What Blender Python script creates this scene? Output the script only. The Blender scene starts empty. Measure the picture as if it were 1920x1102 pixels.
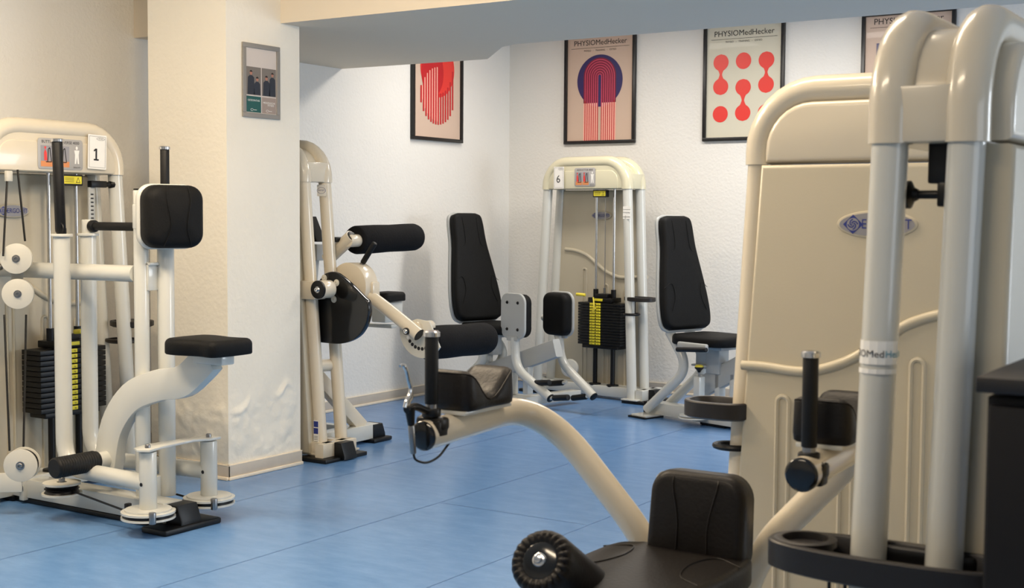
import bpy, bmesh, math, random
from mathutils import Vector as V, Matrix
random.seed(7)
PI = math.pi
scene = bpy.context.scene
COL = scene.collection

# ------------------------------------------------------------------ camera
W_, H_, FPX = 1920, 1102, 2475.5
CAMZ = 1.25
yaw, pitch, roll = math.radians(32.972), math.radians(3.361), math.radians(0.372)
_f = V((-math.sin(yaw)*math.cos(pitch), math.cos(yaw)*math.cos(pitch), -math.sin(pitch)))
_r0 = V((math.cos(yaw), math.sin(yaw), 0)); _u0 = _r0.cross(_f)
_r = _r0*math.cos(roll) + _u0*math.sin(roll); _u = _u0*math.cos(roll) - _r0*math.sin(roll)
CAM = V((0, 0, CAMZ))
cd = bpy.data.cameras.new('camera'); cam = bpy.data.objects.new('camera', cd); COL.objects.link(cam)
m = Matrix((_r, _u, -_f)).transposed().to_4x4(); m.translation = CAM
cam.matrix_world = m
cd.sensor_width = 36; cd.lens = 36*FPX/W_; cd.clip_start = .05; cd.clip_end = 100
cd.dof.use_dof = True; cd.dof.focus_distance = 6.3; cd.dof.aperture_fstop = 7.0
scene.camera = cam

# ------------------------------------------------------------------ world, lights, exposure
w = bpy.data.worlds.new('world'); scene.world = w; w.use_nodes = True
w.node_tree.nodes['Background'].inputs[0].default_value = (.75, .85, 1, 1)
w.node_tree.nodes['Background'].inputs[1].default_value = .5
vs = scene.view_settings
vs.view_transform = 'Standard'; vs.look = 'None'; vs.gamma = 1; vs.use_curve_mapping = False
vs.exposure = 0.08
def bulb(name, loc, power, col, r=.14):
    l = bpy.data.lights.new(name, 'POINT'); l.energy = power; l.color = col; l.shadow_soft_size = r
    o = bpy.data.objects.new(name, l); COL.objects.link(o); o.location = loc
def area(name, loc, tgt, sx, sy, power, col, spread=180):
    l = bpy.data.lights.new(name, 'AREA'); l.shape = 'RECTANGLE'; l.size = sx; l.size_y = sy
    l.energy = power; l.color = col; l.spread = math.radians(spread)
    o = bpy.data.objects.new(name, l); COL.objects.link(o); o.location = loc
    o.rotation_euler = (V(tgt)-V(loc)).to_track_quat('-Z', 'Y').to_euler()
    return o
WARM = (1, .81, .58); COOL = (.86, .93, 1); NEUT = (1, .93, .84)
# ceiling lamps over the front of the room (warm) and over the back bay
area('lamp_light', (-4.1, 2.2, 2.6), (-4.1, 2.2, 0), 1.2, .3, 50, WARM)
area('lamp_light', (-1.6, .9, 2.6), (-1.6, .9, 0), 1.2, .3, 32, WARM)
bulb('lamp_light', (-3.1, 3.05, 2.35), 68, WARM)
area('lamp_light', (-1.6, 3.3, 2.6), (-1.6, 3.3, 0), 1.0, .25, 18, WARM)
area('lamp_light', (-2.9, 7.2, 2.6), (-2.9, 7.2, 0), 1.2, .3, 42, NEUT)
area('lamp_light', (-4.5, 7.2, 2.6), (-4.5, 7.2, 0), .9, .3, 16, NEUT)
# daylight through the windows of the right wall
area('window_light', (3.38, 6.9, 1.5), (-3, 6.6, .9), 2.0, 1.5, 100, COOL)
area('window_light', (3.38, 1.6, 1.5), (-3, 2.6, .9), 2.6, 1.5, 24, COOL)

# ------------------------------------------------------------------ pixel -> point on a chosen plane
def ray(x, y): return _f + _r*((x-960)/FPX) - _u*((y-551)/FPX)
def pP(x, y, p, n):
    d = ray(x, y); n = V(n); return CAM + d*((V(p)-CAM).dot(n)/d.dot(n))
def pX(x, y, c): return pP(x, y, (c, 0, 0), (1, 0, 0))
def pY(x, y, c): return pP(x, y, (0, c, 0), (0, 1, 0))
def pZ(x, y, c): return pP(x, y, (0, 0, c), (0, 0, 1))
X, Y, Z = V((1, 0, 0)), V((0, 1, 0)), V((0, 0, 1))

# ------------------------------------------------------------------ materials
def lin(c):
    return tuple(((x/255)/12.92 if x/255 <= .04045 else ((x/255+.055)/1.055)**2.4) for x in c) + (1,)
MATS = {}
def mat(name, rgb, rough=.5, metal=0, bump=0, bscale=40, var=0, vscale=8, coat=0, spec=.5, mask=None, detail=3):
    if name in MATS: return MATS[name]
    mt = bpy.data.materials.new(name); mt.use_nodes = True; nt = mt.node_tree; n = nt.nodes; L = nt.links
    b = n['Principled BSDF']; b.inputs['Base Color'].default_value = lin(rgb)
    b.inputs['Roughness'].default_value = rough; b.inputs['Metallic'].default_value = metal
    b.inputs['Coat Weight'].default_value = coat; b.inputs['Specular IOR Level'].default_value = spec
    tc = n.new('ShaderNodeTexCoord')
    if var:
        no = n.new('ShaderNodeTexNoise'); no.inputs['Scale'].default_value = vscale; no.inputs['Detail'].default_value = 5
        mx = n.new('ShaderNodeMix'); mx.data_type = 'RGBA'
        c = lin(rgb); mx.inputs[6].default_value = tuple(v*(1-var) for v in c[:3])+(1,); mx.inputs[7].default_value = tuple(min(1, v*(1+var)) for v in c[:3])+(1,)
        L.new(tc.outputs['Object'], no.inputs['Vector']); L.new(no.outputs['Fac'], mx.inputs[0]); L.new(mx.outputs[2], b.inputs['Base Color'])
    if bump:
        nb = n.new('ShaderNodeTexNoise'); nb.inputs['Scale'].default_value = bscale; nb.inputs['Detail'].default_value = detail
        bp = n.new('ShaderNodeBump'); bp.inputs['Strength'].default_value = bump; bp.inputs['Distance'].default_value = .01
        L.new(tc.outputs['Object'], nb.inputs['Vector']); L.new(nb.outputs['Fac'], bp.inputs['Height']); L.new(bp.outputs[0], b.inputs['Normal'])
    MATS[name] = mt; return mt
wall_m = mat('wall_paint', (232, 229, 222), .85, bump=.35, bscale=55, var=.02, vscale=3)
pillar_m = mat('pillar_plaster', (236, 230, 216), .8, bump=.25, bscale=45, var=.03, vscale=4)
beam_m = mat('beam_paint', (226, 214, 194), .9, bump=.06, bscale=20)
ceil_m = mat('ceiling_paint', (235, 232, 226), .9)
base_m = mat('skirting', (196, 186, 172), .5, var=.08, vscale=14)
strip_m = mat('skirting_strip', (236, 222, 200), .5)
cap2_m = mat('warm_cream_gloss', (212, 202, 182), .22, coat=.3, var=.012, vscale=3)
cap_m = mat('cream_shell_gloss', (212, 206, 178), .22, coat=.3, var=.012, vscale=3)
tube_m = mat('off_white_paint', (204, 204, 197), .22, coat=.3, var=.012)
creamtube_m = mat('cream_paint', (216, 205, 184), .2, coat=.35, var=.012)
shell_m = mat('beige_shell', (190, 181, 160), .33, bump=.03, bscale=200, var=.02)
grey_m = mat('grey_bracket', (172, 174, 172), .35, var=.02)
disc_m = mat('pulley_plate', (206, 203, 192), .3)
black_m = mat('black_plastic', (7, 7, 8), .4, spec=.35, var=.1)
gloss_m = mat('black_gloss', (9, 9, 11), .16, coat=.3)
grip_m = mat('black_rubber_grip', (8, 8, 9), .5, spec=.35, bump=.1, bscale=300)
vinyl_m = mat('black_vinyl', (8, 8, 8), .65, spec=.22, bump=.12, bscale=160, var=.12, vscale=30)
brown_m = mat('dark_brown_vinyl', (19, 15, 13), .45, spec=.3, bump=.1, bscale=120, var=.12, vscale=22)
fabric_m = mat('roller_foam', (13, 13, 15), .85, spec=.2, bump=.25, bscale=90, var=.2, vscale=20)
chrome_m = mat('chrome', (205, 205, 205), .18, metal=1)
steel_m = mat('steel', (150, 150, 150), .32, metal=1)
yellow_m = mat('yellow_label', (226, 212, 50), .5)
yplas_m = mat('yellow_plastic', (235, 215, 70), .35)
ink_m = mat('black_ink', (25, 25, 28), .7)
white_m = mat('white_paper', (240, 238, 232), .6)
blue_m = mat('blue_ink', (38, 52, 130), .6)
badge_m = mat('badge_plate', (146, 144, 148), .35)
silver_m = mat('sign_silver', (168, 166, 164), .35)
frame_m = mat('frame_black', (14, 13, 14), .35)
cab_m = mat('cabinet_black', (9, 8, 12), .5, spec=.3, var=.08)
cabtop_m = mat('cabinet_top', (20, 18, 20), .55, var=.06)
tray_m = mat('tray_black', (26, 22, 21), .45, bump=.05, bscale=200)

# floor: glossy blue sheet vinyl, faint marbling and welded seams
fm = bpy.data.materials.new('blue_vinyl'); fm.use_nodes = True; nt = fm.node_tree; n = nt.nodes; L = nt.links
b = n['Principled BSDF']; b.inputs['Roughness'].default_value = .3; b.inputs['Specular IOR Level'].default_value = .45
tc = n.new('ShaderNodeTexCoord'); mp = n.new('ShaderNodeMapping'); mp.inputs['Scale'].default_value = (2.2, 5, 1)
no = n.new('ShaderNodeTexNoise'); no.inputs['Scale'].default_value = 3; no.inputs['Detail'].default_value = 8; no.inputs['Roughness'].default_value = .65
cr = n.new('ShaderNodeValToRGB'); cr.color_ramp.elements[0].position = .3; cr.color_ramp.elements[0].color = lin((88, 130, 182))
cr.color_ramp.elements[1].position = .72; cr.color_ramp.elements[1].color = lin((104, 146, 197))
L.new(tc.outputs['Object'], mp.inputs['Vector']); L.new(mp.outputs[0], no.inputs['Vector']); L.new(no.outputs['Fac'], cr.inputs[0]); L.new(cr.outputs[0], b.inputs['Base Color'])
b.inputs['Roughness'].default_value = .25
seam_m = mat('seam_weld', (80, 122, 172), .5)

# ------------------------------------------------------------------ mesh builder
def fillet(pts, r, n=7):
    pts = [V(p) for p in pts]; out = [pts[0]]
    for i in range(1, len(pts)-1):
        p = pts[i]; a = pts[i-1]-p; c = pts[i+1]-p
        rr = r[i-1] if isinstance(r, (list, tuple)) else r
        d = min(rr, a.length*.49, c.length*.49)
        p0 = p+a.normalized()*d; p1 = p+c.normalized()*d
        for k in range(n+1):
            t = k/n; out.append(p0*(1-t)**2 + p*2*t*(1-t) + p1*t*t)
    out.append(pts[-1]); return out
def smooth(pts, n=6):
    pts = [V(p) for p in pts]; P = [pts[0]*2-pts[1]]+pts+[pts[-1]*2-pts[-2]]; out = []
    for i in range(1, len(P)-2):
        for k in range(n):
            t = k/n; out.append(.5*((2*P[i])+(P[i+1]-P[i-1])*t+(2*P[i-1]-5*P[i]+4*P[i+1]-P[i+2])*t*t+(3*P[i]-P[i-1]-3*P[i+1]+P[i+2])*t**3))
    out.append(pts[-1]); return out
def rrect(w, h, r, n=5):
    o = []
    for cx, cy, a in ((w/2-r, h/2-r, 0), (-w/2+r, h/2-r, 90), (-w/2+r, -h/2+r, 180), (w/2-r, -h/2+r, 270)):
        for k in range(n+1):
            t = math.radians(a+90*k/n); o.append((cx+r*math.cos(t), cy+r*math.sin(t)))
    return o
def ell(a, b, n=32, cx=0, cy=0): return [(cx+a*math.cos(2*PI*k/n), cy+b*math.sin(2*PI*k/n)) for k in range(n)]
def offset(o, d):
    n = len(o); A = sum(o[i][0]*o[(i+1) % n][1]-o[(i+1) % n][0]*o[i][1] for i in range(n)); s = 1 if A > 0 else -1; out = []
    for i in range(n):
        p, q, r = V(o[i-1]), V(o[i]), V(o[(i+1) % n])
        e1, e2 = (q-p), (r-q)
        if e1.length < 1e-9: e1 = e2
        if e2.length < 1e-9: e2 = e1
        n1 = V((-e1.y, e1.x)).normalized(); n2 = V((-e2.y, e2.x)).normalized(); nn = n1+n2
        nn = nn/max(.35, nn.length_squared/2) if nn.length > 1e-6 else n1
        q2 = q+nn*d*s; out.append((q2.x, q2.y))
    return out
class MB:
    def __init__(s): s.v = []; s.f = []; s.m = []; s.mi = 0
    def face(s, idx): s.f.append(tuple(idx)); s.m.append(s.mi)
    def add(s, vs): k = len(s.v); s.v += [V(p) for p in vs]; return k
    def rings(s, rings, c0=True, c1=True):
        n = len(rings[0]); ks = [s.add(r) for r in rings]
        for a, b in zip(ks, ks[1:]):
            for i in range(n):
                j = (i+1) % n; s.face((a+i, a+j, b+j, b+i))
        if c0: s.face([ks[0]+i for i in range(n)][::-1])
        if c1: s.face([ks[-1]+i for i in range(n)])
        return s
    def tube(s, pts, r, n=16, cap=True, flat=None):
        pts = [V(p) for p in pts]; N = len(pts); rs = r if isinstance(r, (list, tuple)) else [r]*N
        T = [(pts[min(i+1, N-1)]-pts[max(i-1, 0)]).normalized() for i in range(N)]
        up = V((0, 0, 1)) if abs(T[0].z) < .9 else V((1, 0, 0)); u = (up-T[0]*up.dot(T[0])).normalized(); R = []
        for i in range(N):
            u = (u-T[i]*u.dot(T[i])).normalized(); v = T[i].cross(u)
            R.append([pts[i]+(u*math.cos(2*PI*k/n)+v*math.sin(2*PI*k/n))*rs[i] for k in range(n)])
        return s.rings(R, cap, cap)
    def bar(s, pts, w, h, up=Z, r=.004):
        # rectangular section swept along pts: w across, h along "up"
        pts = [V(p) for p in pts]; N = len(pts); R = []
        for i in range(N):
            t = (pts[min(i+1, N-1)]-pts[max(i-1, 0)]).normalized(); u = (V(up)-t*V(up).dot(t)).normalized(); v = t.cross(u)
            R.append([pts[i]+v*a+u*b2 for a, b2 in rrect(w, h, min(r, w*.45, h*.45), 2)])
        return s.rings(R)
    def lathe(s, p, ax, prof, n=24):
        p = V(p); ax = V(ax).normalized(); up = Z if abs(ax.z) < .9 else X; u = (up-ax*up.dot(ax)).normalized(); v = ax.cross(u)
        return s.rings([[p+ax*h+(u*math.cos(2*PI*k/n)+v*math.sin(2*PI*k/n))*max(r, 1e-4) for k in range(n)] for h, r in prof])
    def cyl(s, p0, p1, r, n=20, bev=0):
        p0, p1 = V(p0), V(p1); l = (p1-p0).length; bv = min(bev, l*.4, r*.6)
        pr = [(0, r), (l, r)] if not bv else [(0, r-bv), (bv*.3, r-bv*.3), (bv, r), (l-bv, r), (l-bv*.3, r-bv*.3), (l, r-bv)]
        return s.lathe(p0, p1-p0, pr, n)
    def box(s, c, sx, sy, sz, ax=X, ay=Y, az=Z, bev=.003):
        return s.prism(rrect(sx, sy, min(bev*1.5, sx*.3, sy*.3), 2), c, ax, ay, az, -sz/2, sz/2, min(bev, sz*.3))
    def prism(s, o, c, U, Vv, W, w0, w1, bev=0, nb=2):
        c, U, Vv, W = V(c), V(U), V(Vv), V(W); R = []
        lv = [(w0, 0), (w1, 0)]
        if bev:
            q = [(bev*(1-math.sin(t)), bev*(1-math.cos(t))) for t in [PI/2*k/nb for k in range(nb+1)]]
            lv = [(w0+bev-bev*math.sin(PI/2*(1-k/nb)), bev*(1-math.cos(PI/2*(1-k/nb)))) for k in range(nb+1)]
            lv += [(w1-bev+bev*math.sin(PI/2*k/nb), bev*(1-math.cos(PI/2*k/nb))) for k in range(nb+1)]
        for h, d in lv:
            oo = offset(o, d) if d > 1e-6 else o
            R.append([c+U*a+Vv*b2+W*h for a, b2 in oo])
        return s.rings(R)
    def pad(s, o, c, U, Vv, W, t, rnd=.03, crown=.008, sag=None):
        # cushion: flat back at W=0, rounded front at W=t with a crown
        c, U, Vv, W = V(c), V(U), V(Vv), V(W)
        lv = [(0, .004), (.004, 0)] + [(t-rnd+rnd*math.sin(PI/2*k/5), rnd*(1-math.cos(PI/2*k/5))) for k in range(6)]
        cx = sum(a for a, _ in o)/len(o); cy = sum(b2 for _, b2 in o)/len(o); R = []
        sg = sag or (lambda a, b2: 0)
        for h, d in lv:
            R.append([c+U*a+Vv*b2+W*(h+sg(a, b2)*(1 if h > t*.3 else 0)) for a, b2 in (offset(o, d) if d else o)])
        last = offset(o, rnd)
        for k in (.7, .4, .12):
            R.append([c+U*(cx+(a-cx)*k)+Vv*(cy+(b2-cy)*k)+W*(t+crown*(1-k*k)+sg(cx+(a-cx)*k, cy+(b2-cy)*k)) for a, b2 in last])
        return s.rings(R)
    def flat(s, o, c, U, Vv, W, h=.0):
        c, U, Vv, W = V(c), V(U), V(Vv), V(W); k = s.add([c+U*a+Vv*b2+W*h for a, b2 in o]); s.face(range(k, k+len(o))); return s
    def text(s, t, size, c, U, Vv, W, h=0, align='CENTER', sx=1):
        cu = bpy.data.curves.new('t', 'FONT'); cu.body = t; cu.size = size; cu.align_x = align; cu.align_y = 'CENTER'; cu.resolution_u = 3
        ob = bpy.data.objects.new('t', cu); COL.objects.link(ob); dg = bpy.context.evaluated_depsgraph_get(); dg.update()
        me = bpy.data.meshes.new_from_object(ob.evaluated_get(dg)); c, U, Vv, W = V(c), V(U), V(Vv), V(W)
        k = s.add([c+U*p.co.x*sx+Vv*p.co.y+W*h for p in me.vertices])
        for p in me.polygons: s.face([k+i for i in p.vertices])
        bpy.data.objects.remove(ob); bpy.data.curves.remove(cu); bpy.data.meshes.remove(me); return s
    def build(s, name, mats, parent=None, sharp=35, fixn=True):
        me = bpy.data.meshes.new(name); org = parent_origin(parent) if parent else V((0, 0, 0))
        me.from_pydata([tuple(p-org) for p in s.v], [], s.f); me.update()
        for mt in (mats if isinstance(mats, (list, tuple)) else [mats]): me.materials.append(mt)
        me.polygons.foreach_set('material_index', s.m); me.polygons.foreach_set('use_smooth', [True]*len(s.f))
        if fixn:
            bm = bmesh.new(); bm.from_mesh(me); bmesh.ops.recalc_face_normals(bm, faces=bm.faces); bm.to_mesh(me); bm.free()
        me.set_sharp_from_angle(angle=math.radians(sharp))
        o = bpy.data.objects.new(name, me); COL.objects.link(o)
        if parent: o.parent = parent
        return o
ORG = {}
def parent_origin(p):
    while p is not None:
        if p.name in ORG: return ORG[p.name]
        p = p.parent
    return V((0, 0, 0))
def thing(name, label, cat, loc, group=None):
    o = bpy.data.objects.new(name, None); COL.objects.link(o); o.location = loc; o.empty_display_size = .1
    ORG[o.name] = V(loc); o['label'] = label; o['category'] = cat
    if group: o['group'] = group
    return o
def struct(o): o['kind'] = 'structure'; return o
def hull(p, *q): pass

# ------------------------------------------------------------------ room
XL, YA, XR, YF, ZC = -5.516, 8.45, 3.4, -2.2, 2.65
fo = MB().box((-1.06, 3.12, -.05), XR-XL+.2, YA-YF+.2, .1, bev=0).build('floor', [fm, seam_m]); struct(fo)
sm = MB()
for xs in (-4.11, -3.367, -2.62, -1.87, -1.12, -.37):
    sm.flat([(-.0016, -5.2), (.0016, -5.2), (.0016, 5.3), (-.0016, 5.3)], (xs, 3.12, .0008), X, Y, Z)
for xa, xb, ys in ((-3.36, -2.62, 4.62), (-5.4, -4.1, 6.1), (-4.1, -3.36, 2.2)):
    sm.flat([(xa, -.002), (xb, -.002), (xb, .002), (xa, .002)], (0, ys, .0008), X, Y, Z)
o = sm.build('trim_2', seam_m, fixn=False); struct(o)
struct(MB().box((XL-.06, 3.12, ZC/2), .12, YA-YF+.2, ZC, bev=0).build('wall_left', wall_m))
struct(MB().box((-1.06, YA+.06, ZC/2), XR-XL, .12, ZC, bev=0).build('wall_back', wall_m))
struct(MB().box((-1.06, YF-.06, ZC/2), XR-XL, .12, ZC, bev=0).build('wall_front', wall_m))
# right wall with two window openings
rw = MB()
def seg(y0, y1, z0, z1): rw.box((XR+.06, (y0+y1)/2, (z0+z1)/2), .12, y1-y0, z1-z0, bev=0)
seg(YF, .2, 0, ZC); seg(3.0, 5.8, 0, ZC); seg(7.9, YA, 0, ZC)
for a, b2 in ((.2, 3.0), (5.8, 7.9)): seg(a, b2, 0, .7); seg(a, b2, 2.3, ZC)
struct(rw.build('wall_right', wall_m))
winf_m = mat('window_frame', (235, 235, 232), .4)
for k, (a, b2) in enumerate(((.2, 3.0), (5.8, 7.9))):
    wf = MB(); mid = (a+b2)/2
    for yy in (a+.03, mid, b2-.03): wf.box((XR+.06, yy, 1.5), .05, .06, 1.6, bev=.004)
    for zz in (.73, 2.27): wf.box((XR+.06, mid, zz), .05, b2-a, .06, bev=.004)
    struct(wf.build('window_%d' % (k+1), winf_m))
struct(MB().box((-1.06, 3.12, ZC+.05), XR-XL+.2, YA-YF+.2, .1, bev=0).build('ceiling', ceil_m))
# beam crossing the room, with a deeper block at the left wall
zb = 2.178
outl = [(XL, 4.816), (3.4, 4.816), (3.4, 5.96), (-3.9, 6.04), (-4.03, 6.10), (-4.42, 6.53), (XL, 6.50)]
bmb = MB().prism(outl, (0, 0, 0), X, Y, Z, zb, ZC)
struct(bmb.build('trim_1', beam_m))
# pillar: plaster lifted and flaking near the floor
PX, PY0, PY1, PX0 = -4.474, 4.45, 4.95, -4.998
from mathutils import noise
def flake(a, z, seed):
    h = max(0, min(1, (.42-z)/.1))*max(0, min(1, (z-.06)/.05)) if z < .42 else 0
    edge = .37+.03*math.sin(a*9+seed)+.02*math.sin(a*23+seed*2)
    d = 0
    if z > .07:
        nz = noise.noise(V((a*9, z*9, seed)))+.6*noise.noise(V((a*22, z*22, seed+3)))
        d = h*max(0, abs(nz)*1.0-.12)*.012
        dd = (z-edge+.04*noise.noise(V((a*14, 0, seed))))/.012
        wv = max(0, noise.noise(V((a*6, 3, seed)))+.25); d += .016*wv*(math.exp(-dd*dd) if dd < 0 else math.exp(-dd*dd*.25))
    return d
pl = MB()
def face_grid(p0, U, n, L, seed):
    nx, nz = 60, 90; zz = [(.8*k/nz) for k in range(nz+1)]+[1.5, 2.178, ZC]
    k0 = len(pl.v)
    for z in zz:
        for i in range(nx+1):
            a = i/nx; e = min(1, min(a, 1-a)*14)
            pl.v.append(V(p0)+U*(a*L)+Z*z+n*(flake(a*L, z, seed)*e if z < .79 else 0))
    for r in range(len(zz)-1):
        for i in range(nx): q = k0+r*(nx+1)+i; pl.face((q, q+1, q+nx+2, q+nx+1))
face_grid((PX0, PY0, 0), X, -Y, PX-PX0, 1.3)
face_grid((PX, PY0, 0), Y, X, PY1-PY0, 4.7)
face_grid((PX, PY1, 0), -X, Y, PX-PX0, 9.1)
face_grid((PX0, PY1, 0), -Y, -X, PY1-PY0, 2.1)
struct(pl.build('wall_pillar', pillar_m, sharp=50))
# skirting boards
def skirt(name, p0, p1, n, h=.068, t=.012):
    p0, p1, n = V(p0), V(p1), V(n); U = (p1-p0).normalized(); c = (p0+p1)/2; l = (p1-p0).length; s = MB()
    s.box(c+n*t/2+Z*(h/2+.004), l, t, h-.008, U, n, Z, bev=.002); s.mi = 1
    s.box(c+n*(t+.003)+Z*.008, l, .014, .016, U, n, Z, bev=.004); s.box(c+n*(t/2)+Z*(h+.001), l, t+.002, .005, U, n, Z, bev=.001)
    struct(s.build(name, [base_m, strip_m]))
skirt('baseboard_left', (XL, YF, 0), (XL, YA, 0), X)
skirt('baseboard_back', (XL, YA, 0), (XR, YA, 0), -Y)
for nm, a, b2, nn in (('baseboard_pillar_front', (PX0, PY0, 0), (PX+.012, PY0, 0), -Y), ('baseboard_pillar_right', (PX, PY0-.012, 0), (PX, PY1, 0), X)):
    skirt(nm, a, b2, nn)

# ------------------------------------------------------------------ pictures
beige_m = mat('poster_paper_pink', (206, 180, 160), .6, coat=.08, var=.02)
beige2_m = mat('poster_paper_sand', (208, 202, 182), .6, coat=.08, var=.02)
red_m = mat('poster_red', (224, 58, 50), .35, coat=.08); dred_m = mat('poster_dark_red', (190, 34, 40), .35, coat=.08)
navy_m = mat('poster_navy', (44, 38, 92), .35, coat=.08); maroon_m = mat('poster_maroon', (120, 22, 52), .35, coat=.08)
pink_m = mat('poster_pink', (196, 66, 96), .35, coat=.08); peach_m = mat('poster_peach', (240, 178, 160), .35, coat=.08)
def poster(loc, U, N, w, h, label, paper, draw, frame=.024):
    # loc = lower left corner on the wall
    c = V(loc)+U*w/2+Z*h/2; t = thing('framed_poster', label, 'poster', c, 'framed posters on the back walls')
    f = MB()
    for sx_, sy_, cx, cy in ((w, frame, 0, -h/2+frame/2), (w, frame, 0, h/2-frame/2), (frame, h-2*frame, -w/2+frame/2, 0), (frame, h-2*frame, w/2-frame/2, 0)):
        f.box(c+U*cx+Z*cy+N*.014, sx_, sy_, .026, U, Z, N, bev=.002)
    f.build('frame', frame_m, t)
    p = MB(); p.box(c+N*.008, w-frame*1.6, h-frame*1.6, .008, U, Z, N, bev=0)
    cd_ = V(loc)+U*w/2+Z*.405; mats = [paper]+draw(p, cd_+N*.0125, U, N, w, .81); p.build('print', mats, t, fixn=False)
    return t
def title(p, c, U, N, w, h, y):
    p.mi = 1; p.text('PHYSIOMedHecker', .0535*w/.585, c+Z*y, U, Z, N, .0008, sx=1.0)
    p.flat([(-.19*w/.4*.86, -.0012), (.19*w/.4*.86, -.0012), (.19*w/.4*.86, .0012), (-.19*w/.4*.86, .0012)], c+Z*(y-.036), U, Z, N, .0008)
    p.text('PHYSIO   -   TRAINING   -   OSTEO', .0175, c+Z*(y-.056), U, Z, N, .0008)
def strip(p, pts, wd, c, U, N, h):
    for a, b2 in zip(pts, pts[1:]):
        a, b2 = V(a), V(b2); d = (b2-a).normalized(); nn = V((-d.y, d.x))*wd/2
        p.flat([tuple(a-nn), tuple(b2-nn), tuple(b2+nn), tuple(a+nn)], c, U, Z, N, h)
def draw_arch(p, c, U, N, w, h):
    title(p, c, U, N, w, h, .325)
    cy, R = .05, .188
    p.mi = 2; p.flat(ell(R, R, 64, 0, cy), c, U, Z, N, .0006)
    ax0, ay = -.0, .082; Ro, Ri = .134, .012
    yb = -h/2+.02; ys = lambda x: cy-math.sqrt(max(R*R-x*x, 0))
    def cols(x0, x1, m_in, m_out, hh):
        for sg in (-1, 1):
            a, b2 = sorted((sg*x0, sg*x1)); y = (ys(a)+ys(b2))/2
            p.mi = m_in; p.flat([(a, y), (b2, y), (b2, ay), (a, ay)], c, U, Z, N, hh)
            if m_out: p.mi = m_out; p.flat([(a, yb), (b2, yb), (b2, y), (a, y)], c, U, Z, N, hh)
        p.mi = m_in; n_ = 28
        for k in range(n_):
            t0, t1 = PI*k/n_, PI*(k+1)/n_
            p.flat([(x0*math.cos(t0), ay+x0*math.sin(t0)), (x1*math.cos(t0), ay+x1*math.sin(t0)), (x1*math.cos(t1), ay+x1*math.sin(t1)), (x0*math.cos(t1), ay+x0*math.sin(t1))], c, U, Z, N, hh)
    NL = 7; st = (Ro-Ri)/NL
    cols(Ri, Ro, 3, 6, .0009)
    for k in range(NL): cols(Ri+st*k, Ri+st*(k+.42), 4, 5, .0012)
    return [ink_m, navy_m, maroon_m, pink_m, dred_m, peach_m]
def draw_drops(p, c, U, N, w, h):
    title(p, c, U, N, w, h, .322); p.mi = 2; r = .056
    def dumb(x, y0, y1):
        ys_ = []; n_ = 40; pts = []
        for k in range(n_+1):
            t = k/n_; y = y1+r-(y1-y0+2*r)*t; dy = min(abs(y-y1), abs(y-y0)); mid = (y0+y1)/2
            inside = y < y1 and y > y0
            wc = math.sqrt(max(r*r-dy*dy, 0)) if dy < r else 0
            if inside:
                q = abs(y-mid)/((y1-y0)/2); wc = max(wc, .009+r*.86*q**1.45)
            pts.append((wc, y))
        pts = [(a, y) for a, y in pts]
        for (a, y), (b2, y2) in zip(pts, pts[1:]): p.flat([(x-a, y), (x-b2, y2), (x+b2, y2), (x+a, y)], c, U, Z, N, .0008)
    dx = .165
    dumb(-dx, -.035, .13); p.flat(ell(r, r, 32, 0, .133), c, U, Z, N, .0008); dumb(dx, -.035, .13)
    dumb(0, -.218, -.045); p.flat(ell(r, r, 32, -dx, -.222), c, U, Z, N, .0008); p.flat(ell(r, r, 32, dx, -.222), c, U, Z, N, .0008)
    return [ink_m, red_m]
def draw_circles(p, c, U, N, w, h):
    title(p, c, U, N, w, h, .325); R = .2
    y1, y2 = .1, -.09
    p.mi = 2; p.flat(ell(R, R, 48, 0, y1), c, U, Z, N, .0005)
    p.mi = 3; p.flat(ell(.13, .17, 40, -.06, y1-.03), c, U, Z, N, .0008)
    NS = 14; st = 2*R/NS
    for k in range(NS):
        x0 = -R+st*k; x1 = x0+st*.62; xm = (x0+x1)/2
        e = math.sqrt(max(R*R-xm*xm, 0)); yb = y2-e
        yt = y2+e if xm < 0 else y1-math.sqrt(max(R*R*.72-xm*xm, 0))-.005
        p.mi = 3; p.flat([(x0, yb), (x1, yb), (x1, yt), (x0, yt)], c, U, Z, N, .0011)
        if xm < 0: p.mi = 4; p.flat([(x1, yb+.02), (x0+st, yb+.02), (x0+st, yt), (x1, yt)], c, U, Z, N, .0011)
    return [ink_m, red_m, dred_m, peach_m]
def draw_bars(p, c, U, N, w, h):
    title(p, c, U, N, w, h, .325); p.mi = 2
    for k in range(9): p.flat([(-.2+k*.046, -.05), (-.18+k*.046, -.05), (-.18+k*.046, .19), (-.2+k*.046, .19)], c, U, Z, N, .0008)
    p.mi = 3; p.flat(ell(.15, .15, 40, 0, -.14), c, U, Z, N, .0006)
    return [ink_m, navy_m, red_m]
poster((XL+.001, 7.213, 1.772), Y, X, .592, .86, 'black framed poster of red striped circles on the left wall above the leg curl rollers', beige_m, draw_circles)
# on the left wall "right" seen from the room is +Y
poster((-5.02, YA-.001, 1.782), X, -Y, .588, .87, 'black framed poster with navy disc and red concentric arch above machine number 6', beige_m, draw_arch)
poster((-3.905, YA-.001, 1.777), X, -Y, .588, .87, 'black framed poster of red drops and dumbbell blobs left of the beige tower', beige2_m, draw_drops)
poster((-2.795, YA-.001, 1.777), X, -Y, .593, .79, 'black framed poster half hidden behind the nearest cream tower, its top edge visible', beige_m, draw_bars)

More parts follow.
